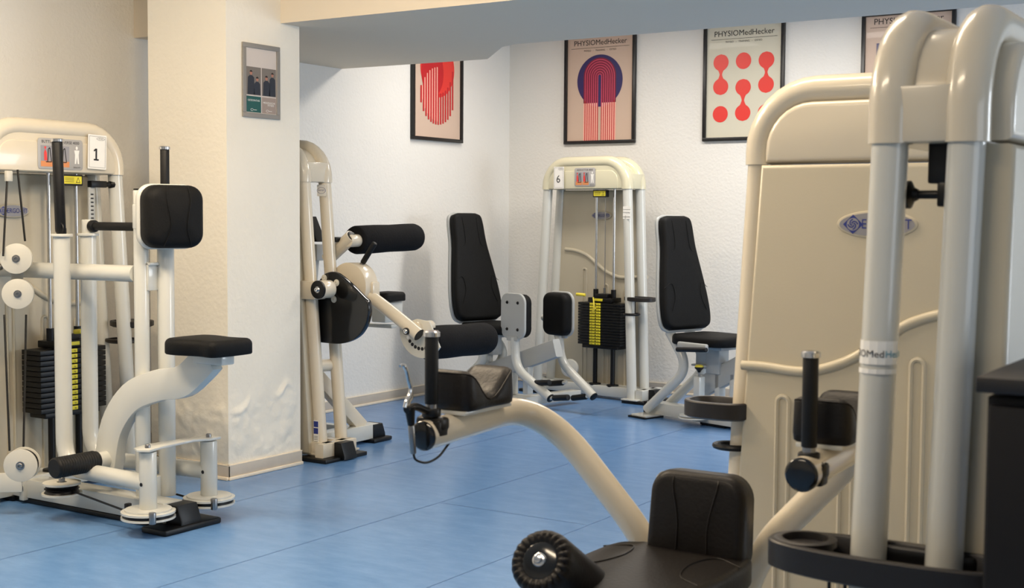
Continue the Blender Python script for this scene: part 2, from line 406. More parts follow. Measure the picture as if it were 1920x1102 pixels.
# notice on the pillar
greyf_m = mat('notice_frame_grey', (140, 136, 130), .5); teal_m = mat('notice_teal', (24, 84, 80), .6); taupe_m = mat('notice_taupe', (158, 142, 132), .6)
bgp_m = mat('photo_background', (120, 112, 104), .6); shirt_m = mat('photo_shirt', (38, 42, 52), .6); skin_m = mat('photo_skin', (176, 120, 100), .6); hair_m = mat('photo_hair', (44, 30, 26), .6); lpaper_m = mat('notice_paper', (206, 196, 188), .5)
p0 = V((PX, 4.55, 1.711)); nw, nh = .252, .349; c = p0+Y*nw/2+Z*nh/2+X*.001
t = thing('framed_notice', 'grey framed notice with two staff photos on the right face of the pillar', 'notice', c)
f = MB(); fr = .022
for a, b2, cx, cy in ((nw, fr, 0, -nh/2+fr/2), (nw, fr, 0, nh/2-fr/2), (fr, nh-2*fr, -nw/2+fr/2, 0), (fr, nh-2*fr, nw/2-fr/2, 0)):
    f.box(c+Y*cx+Z*cy+X*.005, a, b2, .009, Y, Z, X, bev=.0015)
f.build('frame', greyf_m, t)
p = MB(); p.box(c+X*.002, nw-.03, nh-.03, .003, Y, Z, X, bev=0); cc = c+X*.004
def R4(a, b2, a1, b1): return [(a, b2), (a1, b2), (a1, b1), (a, b1)]
iw, ih = nw/2-fr-.003, nh/2-fr-.003
for sd in (0, 1):
    x0 = -iw+.0 if sd == 0 else .004; x1 = -.002 if sd == 0 else iw
    p.mi = 1; p.flat(R4(x0, -.068, x1, .064), cc, Y, Z, X, .0002)
    xa = x0+(x1-x0)*.32; xb = x0+(x1-x0)*.74
    for px_, hh, sc in ((xa, .03 if sd == 0 else .012, 1.0), (xb, .002 if sd == 0 else .03, .9)):
        p.mi = 2; p.flat([(px_-.024*sc, -.066), (px_+.024*sc, -.066), (px_+.021*sc, hh-.016), (px_+.008, hh-.006), (px_-.008, hh-.006), (px_-.021*sc, hh-.016)], cc, Y, Z, X, .0005)
        p.mi = 3; p.flat(ell(.0085*sc, .0115*sc, 16, px_, hh+.006), cc, Y, Z, X, .0008)
        p.mi = 4; p.flat([(px_+.009*math.cos(q), hh+.009+.009*math.sin(q)) for q in [PI*k/8 for k in range(9)]], cc, Y, Z, X, .001)
    p.mi = 5 if sd == 0 else 6; p.flat(R4(x0, -ih, x1, -.074), cc, Y, Z, X, .0002)
    p.mi = 7; cxx = (x0+x1)/2
    p.text('OSTEOPATHIE' if sd == 0 else 'MEDIZINISCHE', .0125, cc+Y*cxx+Z*(-.094 if sd == 0 else -.100), Y, Z, X, .0006)
    if sd == 1: p.text('FITNESS', .0125, cc+Y*(cxx+.012)+Z*-.111, Y, Z, X, .0006)
    strip(p, [(cxx-.012+.009*math.cos(q), -.138+.005*math.sin(q)) for q in [PI*2*k/16 for k in range(15)]], .0015, cc, Y, X, .0006)
    p.flat(R4(cxx-.004, -.139, cxx+.02, -.137), cc, Y, Z, X, .0006)
p.build('print', [lpaper_m, bgp_m, shirt_m, skin_m, hair_m, teal_m, taupe_m, white_m], t, fixn=False)
#MACHINES
# ------------------------------------------------------------------ shared machine pieces
def arch(hw, zb_, zt, r, n=8):
    # open arch from (-hw, zb_) up and over to (hw, zb_)
    pts = [(-hw, zb_)]
    for k in range(n+1): q = PI-PI/2*k/n; pts.append((-hw+r+r*math.cos(q), zt-r+r*math.sin(q)))
    for k in range(n+1): q = PI/2-PI/2*k/n; pts.append((hw-r+r*math.cos(q), zt-r+r*math.sin(q)))
    pts.append((hw, zb_)); return pts
def bolt(mb, p, n, r=.008, h=.008):
    mb.lathe(p, n, [(0, r*1.5), (.0015, r*1.5), (.0015, r), (h*.8, r), (h, r*.8), (h, r*.5), (h*.5, r*.45)], 12)
def ergo_badge(parent, c, U, N, s=1.0, rim=None):
    mb = MB(); c = V(c)
    mb.prism(ell(.108*s, .037*s, 40), c, U, Z, N, -.004, .004, .003)
    mb.mi = 1; mb.flat(ell(.1*s, .031*s, 40), c, U, Z, N, .0045)
    mb.mi = 2; d = .027*s; cx = -.063*s
    mb.flat([(cx-d, 0), (cx, -d*.95), (cx+d, 0), (cx, d*.95)], c, U, Z, N, .005)
    mb.mi = 3; mb.flat(ell(d*.62, d*.62, 20, cx, 0), c, U, Z, N, .0055)
    mb.mi = 2
    for k in range(4):
        q0 = PI/2*k
        strip(mb, [(cx+d*.5*(1-.8*j/6)*math.cos(q0+j*.42), d*.5*(1-.8*j/6)*math.sin(q0+j*.42)) for j in range(7)], .0032*s, c, U, N, .006)
    mb.text('ERGO-FIT', .036*s, c+V(U)*.026*s, U, Z, N, .006, sx=.86)
    mb.build('badge', [rim or shell_m, badge_m, blue_m, badge_m], parent)
def tray(parent, cupc, A, B, T, z, w=.28, name='cup_tray', flip=1):
    pass

def tower(t, o, A, B, label_top=None, hwt=.345, hwb=.425, z0=1.42, zt=1.65, db=.16, tmat=tube_m, cmat=cap_m, smat=shell_m,
          stack=True, plates=15, stack_a=.12, zshell=.03, sth=.052, badge_front=True, badge_rear=False, shell_ribs=True, badge_a=.03, z1=.37, ph=.0195):
    A, B, o = V(A), V(B), V(o)
    P = lambda a, b2, z: o+A*a+B*b2+Z*z
    # two tube frames
    for bb in (0, db):
        for sg in (-1, 1):
            mb = MB(); mb.tube([P(sg*hwb, bb-.02, .028), P(sg*hwt, bb, z0+.02)], .033, 24); mb.build('frame_tube', tmat, t)
    # cap: two arched covers joined by a web
    mb = MB(); zc = zt-.040; r = .165
    for bb in (0, db):
        pts = arch(hwt, z0, zc, r)
        mb.tube([P(a, bb, z) for a, z in pts], .0405, 24, True)
    outer = arch(hwt+.004, z0, zt-.040, r+.0)
    mb.prism(outer, o, A, Z, B, -.018, db+.018, .004)
    for sg in (-1, 1): mb.box(P(sg*(hwt+.002), db/2, z0+.052), .05, db, .102, A, B, Z, bev=.004)
    cap = mb.build('cap', [cmat, tmat], t)
    # front face of the cap: broad flat field inside the rounded edge, with a low raised panel
    mb = MB(); inn = arch(hwt+.016, z0+.001, zt-.026, .15)
    mb.prism(inn, o, A, Z, B, -.031, -.010, .010, 3)
    inn = arch(hwt-.058, z0+.003, zt-.098, .07)
    mb.prism(inn, o, A, Z, B, -.0355, -.020, .005, 3)
    mb.build('cap_front_panel', cmat, t)
    mb = MB(); inn = arch(hwt-.030, z0+.004, zt-.072, .13)
    mb.prism(inn, o, A, Z, B, db+.01, db+sth-.006, .016, 4)
    mb.build('cap_rear_panel', cmat, t)
    # rear shell
    mb = MB(); zs = z0-.0025
    mb.prism([(-(hwb-.022), zshell), (hwb-.022, zshell), (hwt-.022, zs), (-(hwt-.022), zs)], o, A, Z, B, db-.01, db+sth, .012, 4)
    sh = mb.build('rear_shell', smat, t, sharp=50)
    if shell_ribs:
        for (bb, nrm) in ((db+sth, 1), (db-.012, -1)):
            mb = MB(); sgn = -nrm*-1
            # a runs to the viewer's left on the rear side, so the wave rises towards -a there
            wav = [(.40*1.0, .84), (.33, .84), (.20, .835), (.08, .87), (-.02, .93), (-.1, .98), (-.2, 1.01), (-.31, 1.02)]
            mb.tube(smooth([P(a*.93, bb, z) for a, z in wav], 5), .0135, 12)
            for a, zt_ in ((.25, .745), (.07, .765), (-.115, .87)):
                pts = [(a-.017, .08), (a-.017, zt_)]+[(a+.017*math.cos(q), zt_+.017*math.sin(q)) for q in [PI-PI*k/8 for k in range(1, 8)]]+[(a+.017, zt_), (a+.017, .08)]
                mb.tube([P(x_, bb-nrm*.001, z) for x_, z in pts], .0075, 8)
            mb.build('shell_ribs', smat, t)
    if badge_rear: ergo_badge(t, P(0.0, db+sth, 1.235), -A, B, 1.0)
    if badge_front: ergo_badge(t, P(badge_a, db-.02, 1.26), A, -B, .8)
    # base
    mb = MB()
    mb.bar([P(-hwb-.07, .045, .055), P(hwb+.07, .045, .055)], .06, .07); mb.bar([P(-hwb-.07, db*1.0+.0, .055), P(hwb+.07, db*1.0+.0, .055)], .06, .07)
    for sg in (-1, 1):
        mb.bar([P(sg*(hwb+.062), -.03, .055), P(sg*(hwb+.062), db+.07, .055)], .055, .07)
        for bb in (-.02, db-.02): mb.box(P(sg*(hwb+.01), bb, .026), .13, .11, .01, A, B, Z)
    mb.build('base_frame', tmat, t)
    for sg in (-1, 1):
        mb = MB(); mb.box(P(sg*(hwb+.04), db*.62, .010), .19, db+.17, .02, A, B, Z, bev=.004)
        mb.prism([(-.03, 0), (.04, 0), (.04, .02), (.018, .085), (-.03, .085)], P(sg*(hwb+.12), db*.62, .006), A*sg, Z, B, -.05, .05, .006)
        mb.build('foot_cap', black_m, t)
    if stack:
        sa = stack_a; sb = .055
        for g in (-.075, .075):
            mb = MB(); mb.cyl(P(sa+g, sb, .09), P(sa+g, sb, z0), .009, 14); mb.build('guide_rod', chrome_m, t)
            mb = MB(); mb.cyl(P(sa+g, sb, .09), P(sa+g, sb, z1), .016, 14); mb.cyl(P(sa+g, sb, .085), P(sa+g, sb, .1), .042, 20, .003); mb.build('stop_sleeve', black_m, t)
        mb = MB(); mb.cyl(P(sa, sb, z1+plates*ph), P(sa, sb, z0), .0035, 8); mb.cyl(P(sa, sb, z1+plates*ph+.03), P(sa, sb, z1+plates*ph+.1), .009, 10); mb.build('cable', steel_m, t)
        pm = MB(); pm.box(P(sa, sb, z1+ph/2), .36, .13, ph-.0025, A, B, Z, bev=.002)
        for k in range(plates):
            if k == 0: wp = pm.build('weight_plate', black_m, t)
            else:
                wp = wp0.copy(); COL.objects.link(wp); wp.parent = t; wp.location = (0, 0, k*ph)
            if k == 0: wp0 = wp
        lm = MB(); sw = .09
        for k in range(plates):
            cz = z1+ph*(k+.5); lm.mi = 0; lm.box(P(sa-.03, sb-.068, cz), sw, ph*.72, .006, A, Z, B, bev=.001)
            lm.mi = 1; lm.flat(ell(.005, .005, 12, .006, 0), P(sa-.03, sb-.0725, cz), A, Z, -B)
            lm.text(str(plates-k), .014, P(sa-.03-.026, sb-.0725, cz), A, Z, -B, 0); lm.text('kg', .010, P(sa-.03+.03, sb-.0725, cz), A, Z, -B, 0)
        lm.build('weight_labels', [yellow_m, ink_m], t)
        mb = MB(); zq = z1+plates*ph; mb.box(P(sa, sb, zq+.018), .2, .12, .032, A, B, Z, bev=.004); mb.box(P(sa, sb, zq+.045), .1, .09, .03, A, B, Z, bev=.004)
        for g in (-.075, .075): mb.cyl(P(sa+g, sb, zq+.03), P(sa+g, sb, zq+.09), .018, 14)
        mb.build('stack_top_plate', black_m, t)
        mb = MB(); mb.box(P(sa, sb, z1-.012), .3, .11, .024, A, B, Z, bev=.004); mb.build('stack_bottom_plate', black_m, t)
        mb = MB(); mb.box(P(sa-.005, sb-.066, zq+.02), .07, .016, .006, A, Z, B, bev=.001); mb.build('top_label', yellow_m, t)
        mb = MB(); mb.box(P(sa-.0, -.0, z0-.03), .12, .03, .05, A, B, Z, bev=.004); mb.mi = 1
        mb.flat(rrect(.1, .034, .002, 1), P(sa, -.0165, z0-.03), A, Z, -B); mb.mi = 0
        mb.flat([(.018, -.012), (.042, -.012), (.03, .013)], P(sa, -.0170, z0-.03), A, Z, -B); mb.mi = 1
        mb.flat([(.022, -.0095), (.038, -.0095), (.03, .008)], P(sa, -.0173, z0-.03), A, Z, -B)
        mb.mi = 0
        for q in (-.008, 0, .008): mb.flat(R4(-.042, q-.001, .008, q+.001), P(sa, -.0170, z0-.03), A, Z, -B)
        mb.build('warning_label', [ink_m, yellow_m], t)
    return P
orange_m = mat('sign_orange', (214, 138, 84), .45)
def machine_sign(t, c, A, N, text, w=.19, h=.13):
    c = V(c); mb = MB(); mb.prism(rrect(w, h, .014), c, A, Z, N, 0, .003, .001)
    mb.mi = 1; mb.text(text, .0175, c+Z*(h*.38), A, Z, N, .0035)
    mb.mi = 5
    for k in (-1, 0): mb.flat(R4(-w*.44+(k+1)*w*.33, -h*.42, -w*.44+(k+1)*w*.33+w*.3, h*.26), c, A, Z, N, .0033)
    mb.mi = 2
    for k in (0, 1): mb.flat(R4(-w*.44+k*w*.33, -h*.42, -w*.44+k*w*.33+w*.3, -h*.24), c, A, Z, N, .0036)
    for k in (0, 1):
        x0 = -w*.44+k*w*.33+w*.15
        mb.mi = 4; mb.flat([(x0-.018, -.03), (x0-.002, -.03), (x0-.004, .004), (x0-.012, .02), (x0-.019, .004)], c, A, Z, N, .0039)
        mb.flat(ell(.005, .006, 10, x0-.012, .026), c, A, Z, N, .0039)
        mb.mi = 1; strip(mb, [(x0, -.036), (x0+.004, .02), (x0+.012, .026), (x0+.02, -.036), (x0-.01, -.036)], .004, c, A, N, .0042)
    mb.mi = 3; x0 = w*.36
    mb.flat([(x0-.012, -.04), (x0-.004, -.04), (x0, -.01), (x0+.004, -.04), (x0+.012, -.04), (x0+.01, .0), (x0+.014, .02), (x0-.014, .02), (x0-.01, .0)], c, A, Z, N, .0038)
    mb.flat(ell(.006, .008, 12, x0, .03), c, A, Z, N, .0038)
    mb.mi = 1; mb.text('ERGO-FIT', .009, c+V(A)*x0-Z*(h*.42), A, Z, N, .004)
    mb.build('instruction_sign', [silver_m, ink_m, orange_m, white_m, red_m, badge_m], t)
def number_sheet(t, c, A, N, num, w=.092, h=.15, tilt=0):
    A = V(A); U = A*math.cos(tilt)+Z*math.sin(tilt); VV = Z*math.cos(tilt)-A*math.sin(tilt); c = V(c)
    mb = MB(); mb.prism(rrect(w, h, .002, 1), c, U, VV, N, 0, .0015); mb.mi = 1
    bw, bh = w*.86, h*.9
    def ln(a, b2): 
        a, b2 = V(a), V(b2); d = (b2-a).normalized(); q = V((-d.y, d.x))*.0005; mb.flat([tuple(a-q), tuple(b2-q), tuple(b2+q), tuple(a+q)], c, U, VV, N, .0022)
    cs = [(-bw/2, -bh/2), (bw/2, -bh/2), (bw/2, bh/2), (-bw/2, bh/2)]
    for i in range(4): ln(cs[i], cs[(i+1) % 4])
    if num == '1':
        q = c-U*.006-VV*.012
        mb.flat(R4(-.0045, -.026, .0045, .027), q, U, VV, N, .0022); mb.flat(R4(-.014, -.027, .014, -.020), q, U, VV, N, .0024); mb.flat([(-.0045, .027), (-.015, .019), (-.012, .013), (-.0045, .018)], q, U, VV, N, .0024)
    else: mb.text(num, .075, c-U*.004-VV*.012, U, VV, N, .0022)
    mb.text('PHYSIO', .007, c+U*.018+VV*(bh/2-.01), U, VV, N, .0022)
    for i in range(16):
        a0, a1 = 2*PI*i/16, 2*PI*(i+1)/16
        mb.flat([(.018+.021*math.cos(a0), bh/2-.01+.006*math.sin(a0)), (.018+.0225*math.cos(a0), bh/2-.01+.007*math.sin(a0)), (.018+.0225*math.cos(a1), bh/2-.01+.007*math.sin(a1)), (.018+.021*math.cos(a1), bh/2-.01+.006*math.sin(a1))], c, U, VV, N, .0022)
    mb.build('number_sheet', [white_m, ink_m], t)
def oval_tray(t, c, A, B, la=.17, lb=.085, hh=.035, hole=True):
    # dished black plastic tray with a raised rim; A = long axis
    c = V(c); A, B = V(A), V(B); n = 40
    def ov(k, a, b2): q = 2*PI*k/n; return (a*math.copysign(abs(math.cos(q))**.8, math.cos(q)), b2*math.copysign(abs(math.sin(q))**.8, math.sin(q)))
    def ring(a, b2, z): return [c+A*ov(k, a, b2)[0]+B*ov(k, a, b2)[1]+Z*z for k in range(n)]
    mb = MB(); mb.rings([ring(la*.9, lb*.85, -hh), ring(la, lb, -hh+.006), ring(la, lb, -.003), ring(la-.003, lb-.003, 0), ring(la-.014, lb-.014, 0), ring(la-.017, lb-.017, -.004), ring(la-.02, lb-.02, -hh+.012), ring(.01, .005, -hh+.012)])
    if hole:
        hc = c-A*(la-.068)
        mb.lathe(hc-Z*hh*1.0, Z, [(0, .05), (hh, .052), (hh, .042), (.004, .038), (.004, .001)], 28)
        mb.lathe(hc-Z*.0, Z, [(-.01, .058), (.001, .058), (.003, .054), (.003, .043), (-.02, .041)], 28)
    mb.build('cup_tray', tray_m, t)
def handle_grip(t, p0, p1, r=.0155):
    mb = MB(); mb.cyl(p0, p1, r, 20, .002); mb.build('grip', grip_m, t)
    d = (V(p1)-V(p0)).normalized(); mb = MB(); mb.lathe(V(p1)-d*.004, d, [(0, r*1.05), (.001, r*1.22), (.011, r*1.22), (.014, r*1.0), (.0145, r*.5), (.012, .001)], 20); mb.build('grip_cap', chrome_m, t)
# ------------------------------------------------------------------ adductor machine, number 6
def dirn(deg): q = math.radians(deg); return V((math.cos(q), math.sin(q), 0)), V((-math.sin(q), math.cos(q), 0))
def proj_z(p, z): return V((p.x, p.y, z))
def back_outline(L, wb=.2, wt=.135, r=.06):
    pts = [(0, .0)]
    ctrl = [(-wb*.72, 0), (-wb*.93, L*.035), (-wb, L*.12), (-wb*.97, L*.28), (-wb*.84, L*.5), (-wt*1.03, L*.72), (-wt*.97, L*.9), (-wt*.86, L*.975), (-wt*.55, L)]
    c3 = [V((a, b2, 0)) for a, b2 in ctrl]; s1 = smooth(c3, 4); o = [(p.x, p.y) for p in s1]
    return o[::-1]+[(-a, b2) for a, b2 in o]
def piping(t, pts, name='seam', r=.0016, m=None):
    mb = MB(); mb.tube(pts, r, 6); return mb.build(name, m or vinyl_m, t)
def seat_unit(t, N0, deg, foot, bend, top, bbot, btop, seat0, slen=.40, sw=.36, near=-.09):
    u, v = dirn(deg); C0 = N0+v*(-near)
    pc = lambda q: pP(q[0], q[1], C0, v)
    pn = lambda q: pP(q[0], q[1], N0, v)
    f, b2, tp = pn(foot), pn(bend), pn(top)
    for k, off in enumerate((0, .17)):
        mb = MB(); mb.tube(fillet([proj_z(f, .05)+v*off, b2+v*off, tp+v*off-u*.01], .22, 10), .03, 20); mb.build('seat_post', tube_m, t)
    # backrest: shell plate plus cushion
    B0, B1 = pc(bbot), pc(btop); up = (B1-B0); L = up.length; up.normalize(); nrm = v.cross(up).normalized()
    if nrm.dot(u) < 0: nrm = -nrm
    c = B0-nrm*.03; W = v
    o = back_outline(L)
    mb = MB(); mb.prism(offset(o, -.012), c-nrm*.012, W, up, nrm, 0, .022, .008, 3); mb.box(c+up*L*.55-nrm*.035, .06, L*.75, .045, W, up, nrm, bev=.008); mb.build('backrest_shell', grey_m, t)
    mb = MB(); mb.pad(o, c+nrm*.010, W, up, nrm, .055, .028, .006); bk = mb.build('backrest', vinyl_m, t, sharp=60)
    for sg in (-1, 1):
        piping(bk, smooth([c+W*sg*.19+up*L*.36+nrm*.058, c+W*sg*.13+up*L*.4+nrm*.0695, c+W*sg*.115+up*L*.28+nrm*.071, c+W*sg*.15+up*L*.16+nrm*.069], 5))
        piping(bk, smooth([c+W*sg*.125+up*L*.66+nrm*.06, c+W*sg*.07+up*L*.7+nrm*.0695, c+W*sg*.06+up*L*.82+nrm*.0705, c+W*sg*.062+up*L*.95+nrm*.066], 5))
    # seat cushion
    s0 = pc(seat0); sc = s0+u*(slen/2)
    mb = MB(); mb.box(sc-Z*.05, slen*.8, sw*.6, .02, u, v, Z); mb.box(sc-u*slen*.1-Z*.12, .12, .08, .14, u, v, Z, bev=.008); mb.build('seat_bracket', grey_m, t)
    so = [(p.x, p.y) for p in smooth([V((-slen/2, -sw*.36, 0)), V((-slen*.3, -sw*.5, 0)), V((slen*.25, -sw*.5, 0)), V((slen*.5, -sw*.3, 0)), V((slen*.5, sw*.3, 0)), V((slen*.25, sw*.5, 0)), V((-slen*.3, sw*.5, 0)), V((-slen/2, sw*.36, 0))], 4)]
    mb = MB(); mb.pad(so, sc-Z*.04, u, v, Z, .06, .026, .006); mb.build('seat', vinyl_m, t, sharp=60)
    return u, v, C0, pc, pn, s0, f
t6 = thing('adductor_machine', 'cream adductor machine numbered 6 in the back corner with two black thigh pads', 'exercise machine', (-4.53, 7.9, 0), 'weight machines')
d6 = -7; A6, B6 = dirn(d6)
o6 = V((-4.535, 7.93, 0))
P6 = tower(t6, o6, A6, B6, z0=1.44, zt=1.665, plates=15, stack_a=.12, hwt=.34, hwb=.41, db=.15)
f6 = lambda x, y, b2=-.043: pP(x, y, o6+B6*b2, B6)
machine_sign(t6, f6(1097, 332, -.036), A6, -B6, 'ADDUCTOR 4000', .178, .128)
number_sheet(t6, f6(1048, 333, -.046), A6, -B6, '6', .088, .152)
mb = MB(); pt = lambda z: P6(-(.34+.07*(1.44-z)/1.4), 0, z)
q = P6(.36, -.0, 1.28); mb.prism(rrect(.06, .085, .004), q-B6*.034, A6, Z, -B6, 0, .0015); mb.mi = 1; mb.text('PHYSIOMed', .011, q-B6*.036, A6, Z, -B6); mb.flat(R4(-.03, -.03, .03, -.027), q-B6*.036, A6, Z, -B6); mb.flat(R4(-.03, .02, .03, .022), q-B6*.036, A6, Z, -B6)
mb.build('tube_sticker', [white_m, ink_m], t6)
oval_tray(t6, P6(.44, .02, .715), A6, B6, .115, .07, .03, hole=False)
mb = MB(); rc = P6(.405, -.03, .60); mb.tube([rc+A6*.055*math.cos(2*PI*k/20)+B6*.045*math.sin(2*PI*k/20) for k in range(21)], .009, 8)
for s_ in (-.03, .03): mb.cyl(rc+A6*s_+Z*.0, rc+A6*s_+Z*.1, .004, 8)
mb.build('bottle_ring', black_m, t6)
mb = MB(); mb.cyl(P6(.04, -.06, .715), P6(-.03, -.07, .718), .011, 14, .003); mb.build('selector_pin', yplas_m, t6)
mb = MB(); mb.tube(smooth([P6(.085, -.03, .70), P6(.1, -.04, .64), P6(.085, -.035, .6), P6(.11, -.035, .63)], 5), .005, 8); mb.build('pin_cord', yplas_m, t6)
mb = MB(); pc_ = f6(1067, 690, -.08); nn = (A6*.3-B6).normalized(); mb.cyl(pc_, pc_-nn*.03, .062, 28, .003); mb.mi = 1; bolt(mb, pc_, nn, .012, .012); mb.build('cable_pulley', [disc_m, steel_m], t6)
N0 = pZ(838, 738, .05); N0 = V((N0.x, N0.y, 0))
u, v, C0, pc, pn, s0, ft = seat_unit(t6, N0, -15, (838, 738), (918, 668), (872, 612), (899, 600), (872, 400), (893, 607), .40)
mb = MB(); mb.bar([proj_z(ft, .06)-u*.05+v*.09, proj_z(ft, .06)+u*.75+v*.09], .1, .08); mb.build('seat_base_frame', tube_m, t6)
mb = MB(); mb.bar([proj_z(ft, .06)+u*.62+v*.0, proj_z(ft, .06)+u*.62+v*.62], .08, .06); mb.build('cross_member', tube_m, t6)
mb = MB(); a, b2 = pc((895, 706)), pc((1046, 652)); mb.bar([a, b2], .06, .115, r=.01); mb.build('seat_beam', grey_m, t6)
for x_, y0_, y1_ in ((962, 680, 738), (990, 672, 738), (915, 655, 745)):
    mb = MB(); a, b2 = pc((x_, y0_)), pc((x_, y1_)); mb.box((a+b2)/2, .05, .05, abs(a.z-b2.z), u, v, Z, bev=.005); mb.build('upright', tube_m, t6)
mb = MB(); bp_ = pn((862, 728)); bolt(mb, proj_z(bp_, .1), Z, .012, .05); mb.build('levelling_bolt', steel_m, t6)
for k, (off, body, pad_px, tube_px, rol) in enumerate((
    (-.1, 1, (965, 592), [(966, 632), (967, 690), (990, 716), (1032, 746)], [((1003, 718), (1031, 717)), ((1038, 746), (1066, 745))]),
    (.22, -1, (1050, 588), [(1048, 628), (1052, 678), (1070, 710), (1113, 743)], [((1056, 717), (1029, 719)), ((1100, 743), (1073, 746))]))):
    P0 = C0+v*off; pk = lambda q: pP(q[0], q[1], P0, v)
    c = pk(pad_px); h = .275; wd = .22 if k else .21
    o = rrect(wd, h, .055, 6)
    nn = v*body
    mb = MB(); mb.prism(offset(o, -.008), c-nn*.02, u, Z, nn, 0, .02, .007, 3); mb.box(c-nn*.01-Z*(h/2+.005), .10, .03, .03, u, Z, v)
    mb.mi = 1
    for sx_ in (-.05, .05):
        for sz_ in (-.085, .085): bolt(mb, c-nn*.02+u*sx_+Z*sz_, -nn, .007, .008)
    pdp = mb.build('pad_plate', [grey_m, black_m], t6)
    mb = MB(); mb.pad(o, c, u, Z, nn, .065, .03, .004)
    mb.build('thigh_pad', vinyl_m, t6, sharp=60)
    if k:  # the far pad shows its cushion to the room on both faces
        mb = MB(); mb.pad(o, c-nn*.0-v*.085+v*.0, u, Z, v, .065, .03, .0)
    pts = [pk(q) for q in tube_px]
    mb = MB(); mb.tube(fillet([pts[0], pts[1], pts[3]], .16, 10), .029, 20); mb.build('leg_arm', tube_m, t6)
    mb = MB(); e = pts[3]; dd = (pts[3]-pts[1]).normalized(); mb.cyl(e-dd*.002, e+dd*.006, .028, 20, .002); mb.build('arm_end_cap', black_m, t6)
    for (ra, rb) in rol:
        a, b2 = pk(ra), pk(rb); s_ = v*body
        ax = (b2-a).normalized(); mb = MB(); mb.cyl(a, b2, .019, 18, .006); mb.build('foot_roller', grip_m, t6)
        mb = MB(); mb.cyl(a-ax*.03, a+ax*.004, .012, 12); mb.build('roller_pin', tube_m, t6)
mb = MB(); c = pP(1018, 595, C0+v*.3, v); mb.cyl(c, c+u*.03, .022, 16, .004); mb.build('pad_knob', tube_m, t6)

# ------------------------------------------------------------------ abductor seat on the right
t4 = thing('abductor_machine', 'grey machine seat with black tapered backrest between machine 6 and the beige tower', 'exercise machine', (-3.7, 7.5, 0), 'weight machines')
N0 = pZ(1213, 770, .04); N0 = V((N0.x, N0.y, 0))
u, v, C0, pc, pn, s0, ft = seat_unit(t4, N0, -18, (1213, 770), (1292, 690), (1258, 622), (1289, 617), (1264, 405), (1288, 628), .42)
mb = MB(); mb.bar([proj_z(ft, .055)-u*.04+v*.09, proj_z(ft, .055)+u*.85+v*.09], .1, .075); mb.box(proj_z(ft, .015)+u*.0, .13, .15, .014, u, v, Z); mb.build('seat_base_frame', tube_m, t4)
mb = MB(); mb.box(proj_z(ft, .006)-u*.01, .15, .17, .012, u, v, Z); mb.build('foot_cap', black_m, t4)
mb = MB(); mb.box(proj_z(ft, .05)-u*.06+v*.09, .02, .11, .085, u, v, Z, bev=.006); mb.build('beam_end_cap', black_m, t4)
c = pZ(1352, 797, 0); mb = MB(); mb.box(c+Z*.012, .2, .17, .024, u, v, Z, bev=.008); mb.build('foot_cap', black_m, t4)
mb = MB(); mb.box(c+Z*.03, .16, .11, .012, u, v, Z); mb.box(c+Z*.08+v*.06, .07, .22, .08, u, v, Z, bev=.008); mb.build('foot_plate', tube_m, t4)
pm_ = lambda x_, y_, off: pP(x_, y_, C0+v*off, v)
a, b2 = pm_(1272, 650, -.2), pm_(1326, 651, -.2); mb = MB(); mb.box((a+b2)/2, (b2-a).length, .03, .05, u, v, Z, bev=.01); mb.box((a+b2)/2+v*.1, .04, .2, .03, u, v, Z); mb.build('handle_bracket', grey_m, t4)
a, b2 = pm_(1269, 655, -.25), pm_(1325, 656, -.25); mb = MB(); mb.cyl(a, b2, .014, 16, .004); mb.build('hand_grip', grip_m, t4)
a, b2 = pc((1316, 726)), pc((1450, 655)); mb = MB(); mb.bar([a, b2], .06, .125, r=.01); mb.build('seat_beam', grey_m, t4)
for x_, y0_, y1_, w2 in ((1318, 702, 745, .075), (1350, 700, 745, .04), (1378, 700, 745, .04)):
    a, b2 = pc((x_, y0_)), pc((x_, y1_)); mb = MB(); mb.box((a+b2)/2, w2, .06, abs(a.z-b2.z), u, v, Z, bev=.005); mb.build('upright', tube_m, t4)
a, b2 = pc((1345, 648)), pc((1345, 700)); mb = MB(); mb.box((a+b2)/2, .11, .09, abs(a.z-b2.z), u, v, Z, bev=.006); mb.box(pc((1322, 684)), .12, .12, .012, u, v, Z); mb.mi = 1; bolt(mb, pc((1320, 682)), Z, .012, .02); mb.build('seat_column', [grey_m, steel_m], t4)
k_ = pm_(1311, 690, -.14); mb = MB(); mb.lathe(k_-Z*.025, Z, [(0, .008), (.01, .012), (.025, .027), (.032, .027), (.033, .02)], 20); mb.mi = 1; mb.lathe(k_+Z*.0075, Z, [(0, .026), (.006, .025), (.012, .018), (.014, .001)], 20); mb.mi = 2; mb.cyl(k_-Z*.05, k_-Z*.02, .006, 10); mb.build('adjusting_knob', [black_m, yplas_m, steel_m], t4)
a = pm_(1311, 745, -.14); mb = MB(); mb.box((k_-Z*.05+a)/2, .05, .05, (k_.z-.05-a.z), u, v, Z, bev=.004); mb.build('knob_post', tube_m, t4)
mb = MB(); c = proj_z(pm_(1300, 752, -.1), .045); mb.lathe(c, Z, [(0, .09), (.006, .09), (.008, .085)], 28); mb.lathe(c+Z*.014, Z, [(0, .085), (.006, .085)], 28); mb.build('pivot_disc', tube_m, t4)

# ------------------------------------------------------------------ leg curl machine behind the pillar
ye = 5.11; xe = pY(569.5, 338, ye).x; t2 = thing('leg_curl_machine', 'cream leg curl machine half hidden behind the pillar, black rollers and black cam cover', 'exercise machine', (xe-.345, ye+.16, 0), 'weight machines')
o2 = V((xe-.345, ye+.16, 0))
P2 = tower(t2, o2, -X, -Y, z0=1.42, zt=1.645, stack=False, badge_front=False, tmat=creamtube_m, cmat=cap2_m, hwb=.445, shell_ribs=False)
g = lambda x, y, Yc: pY(x, y, Yc)
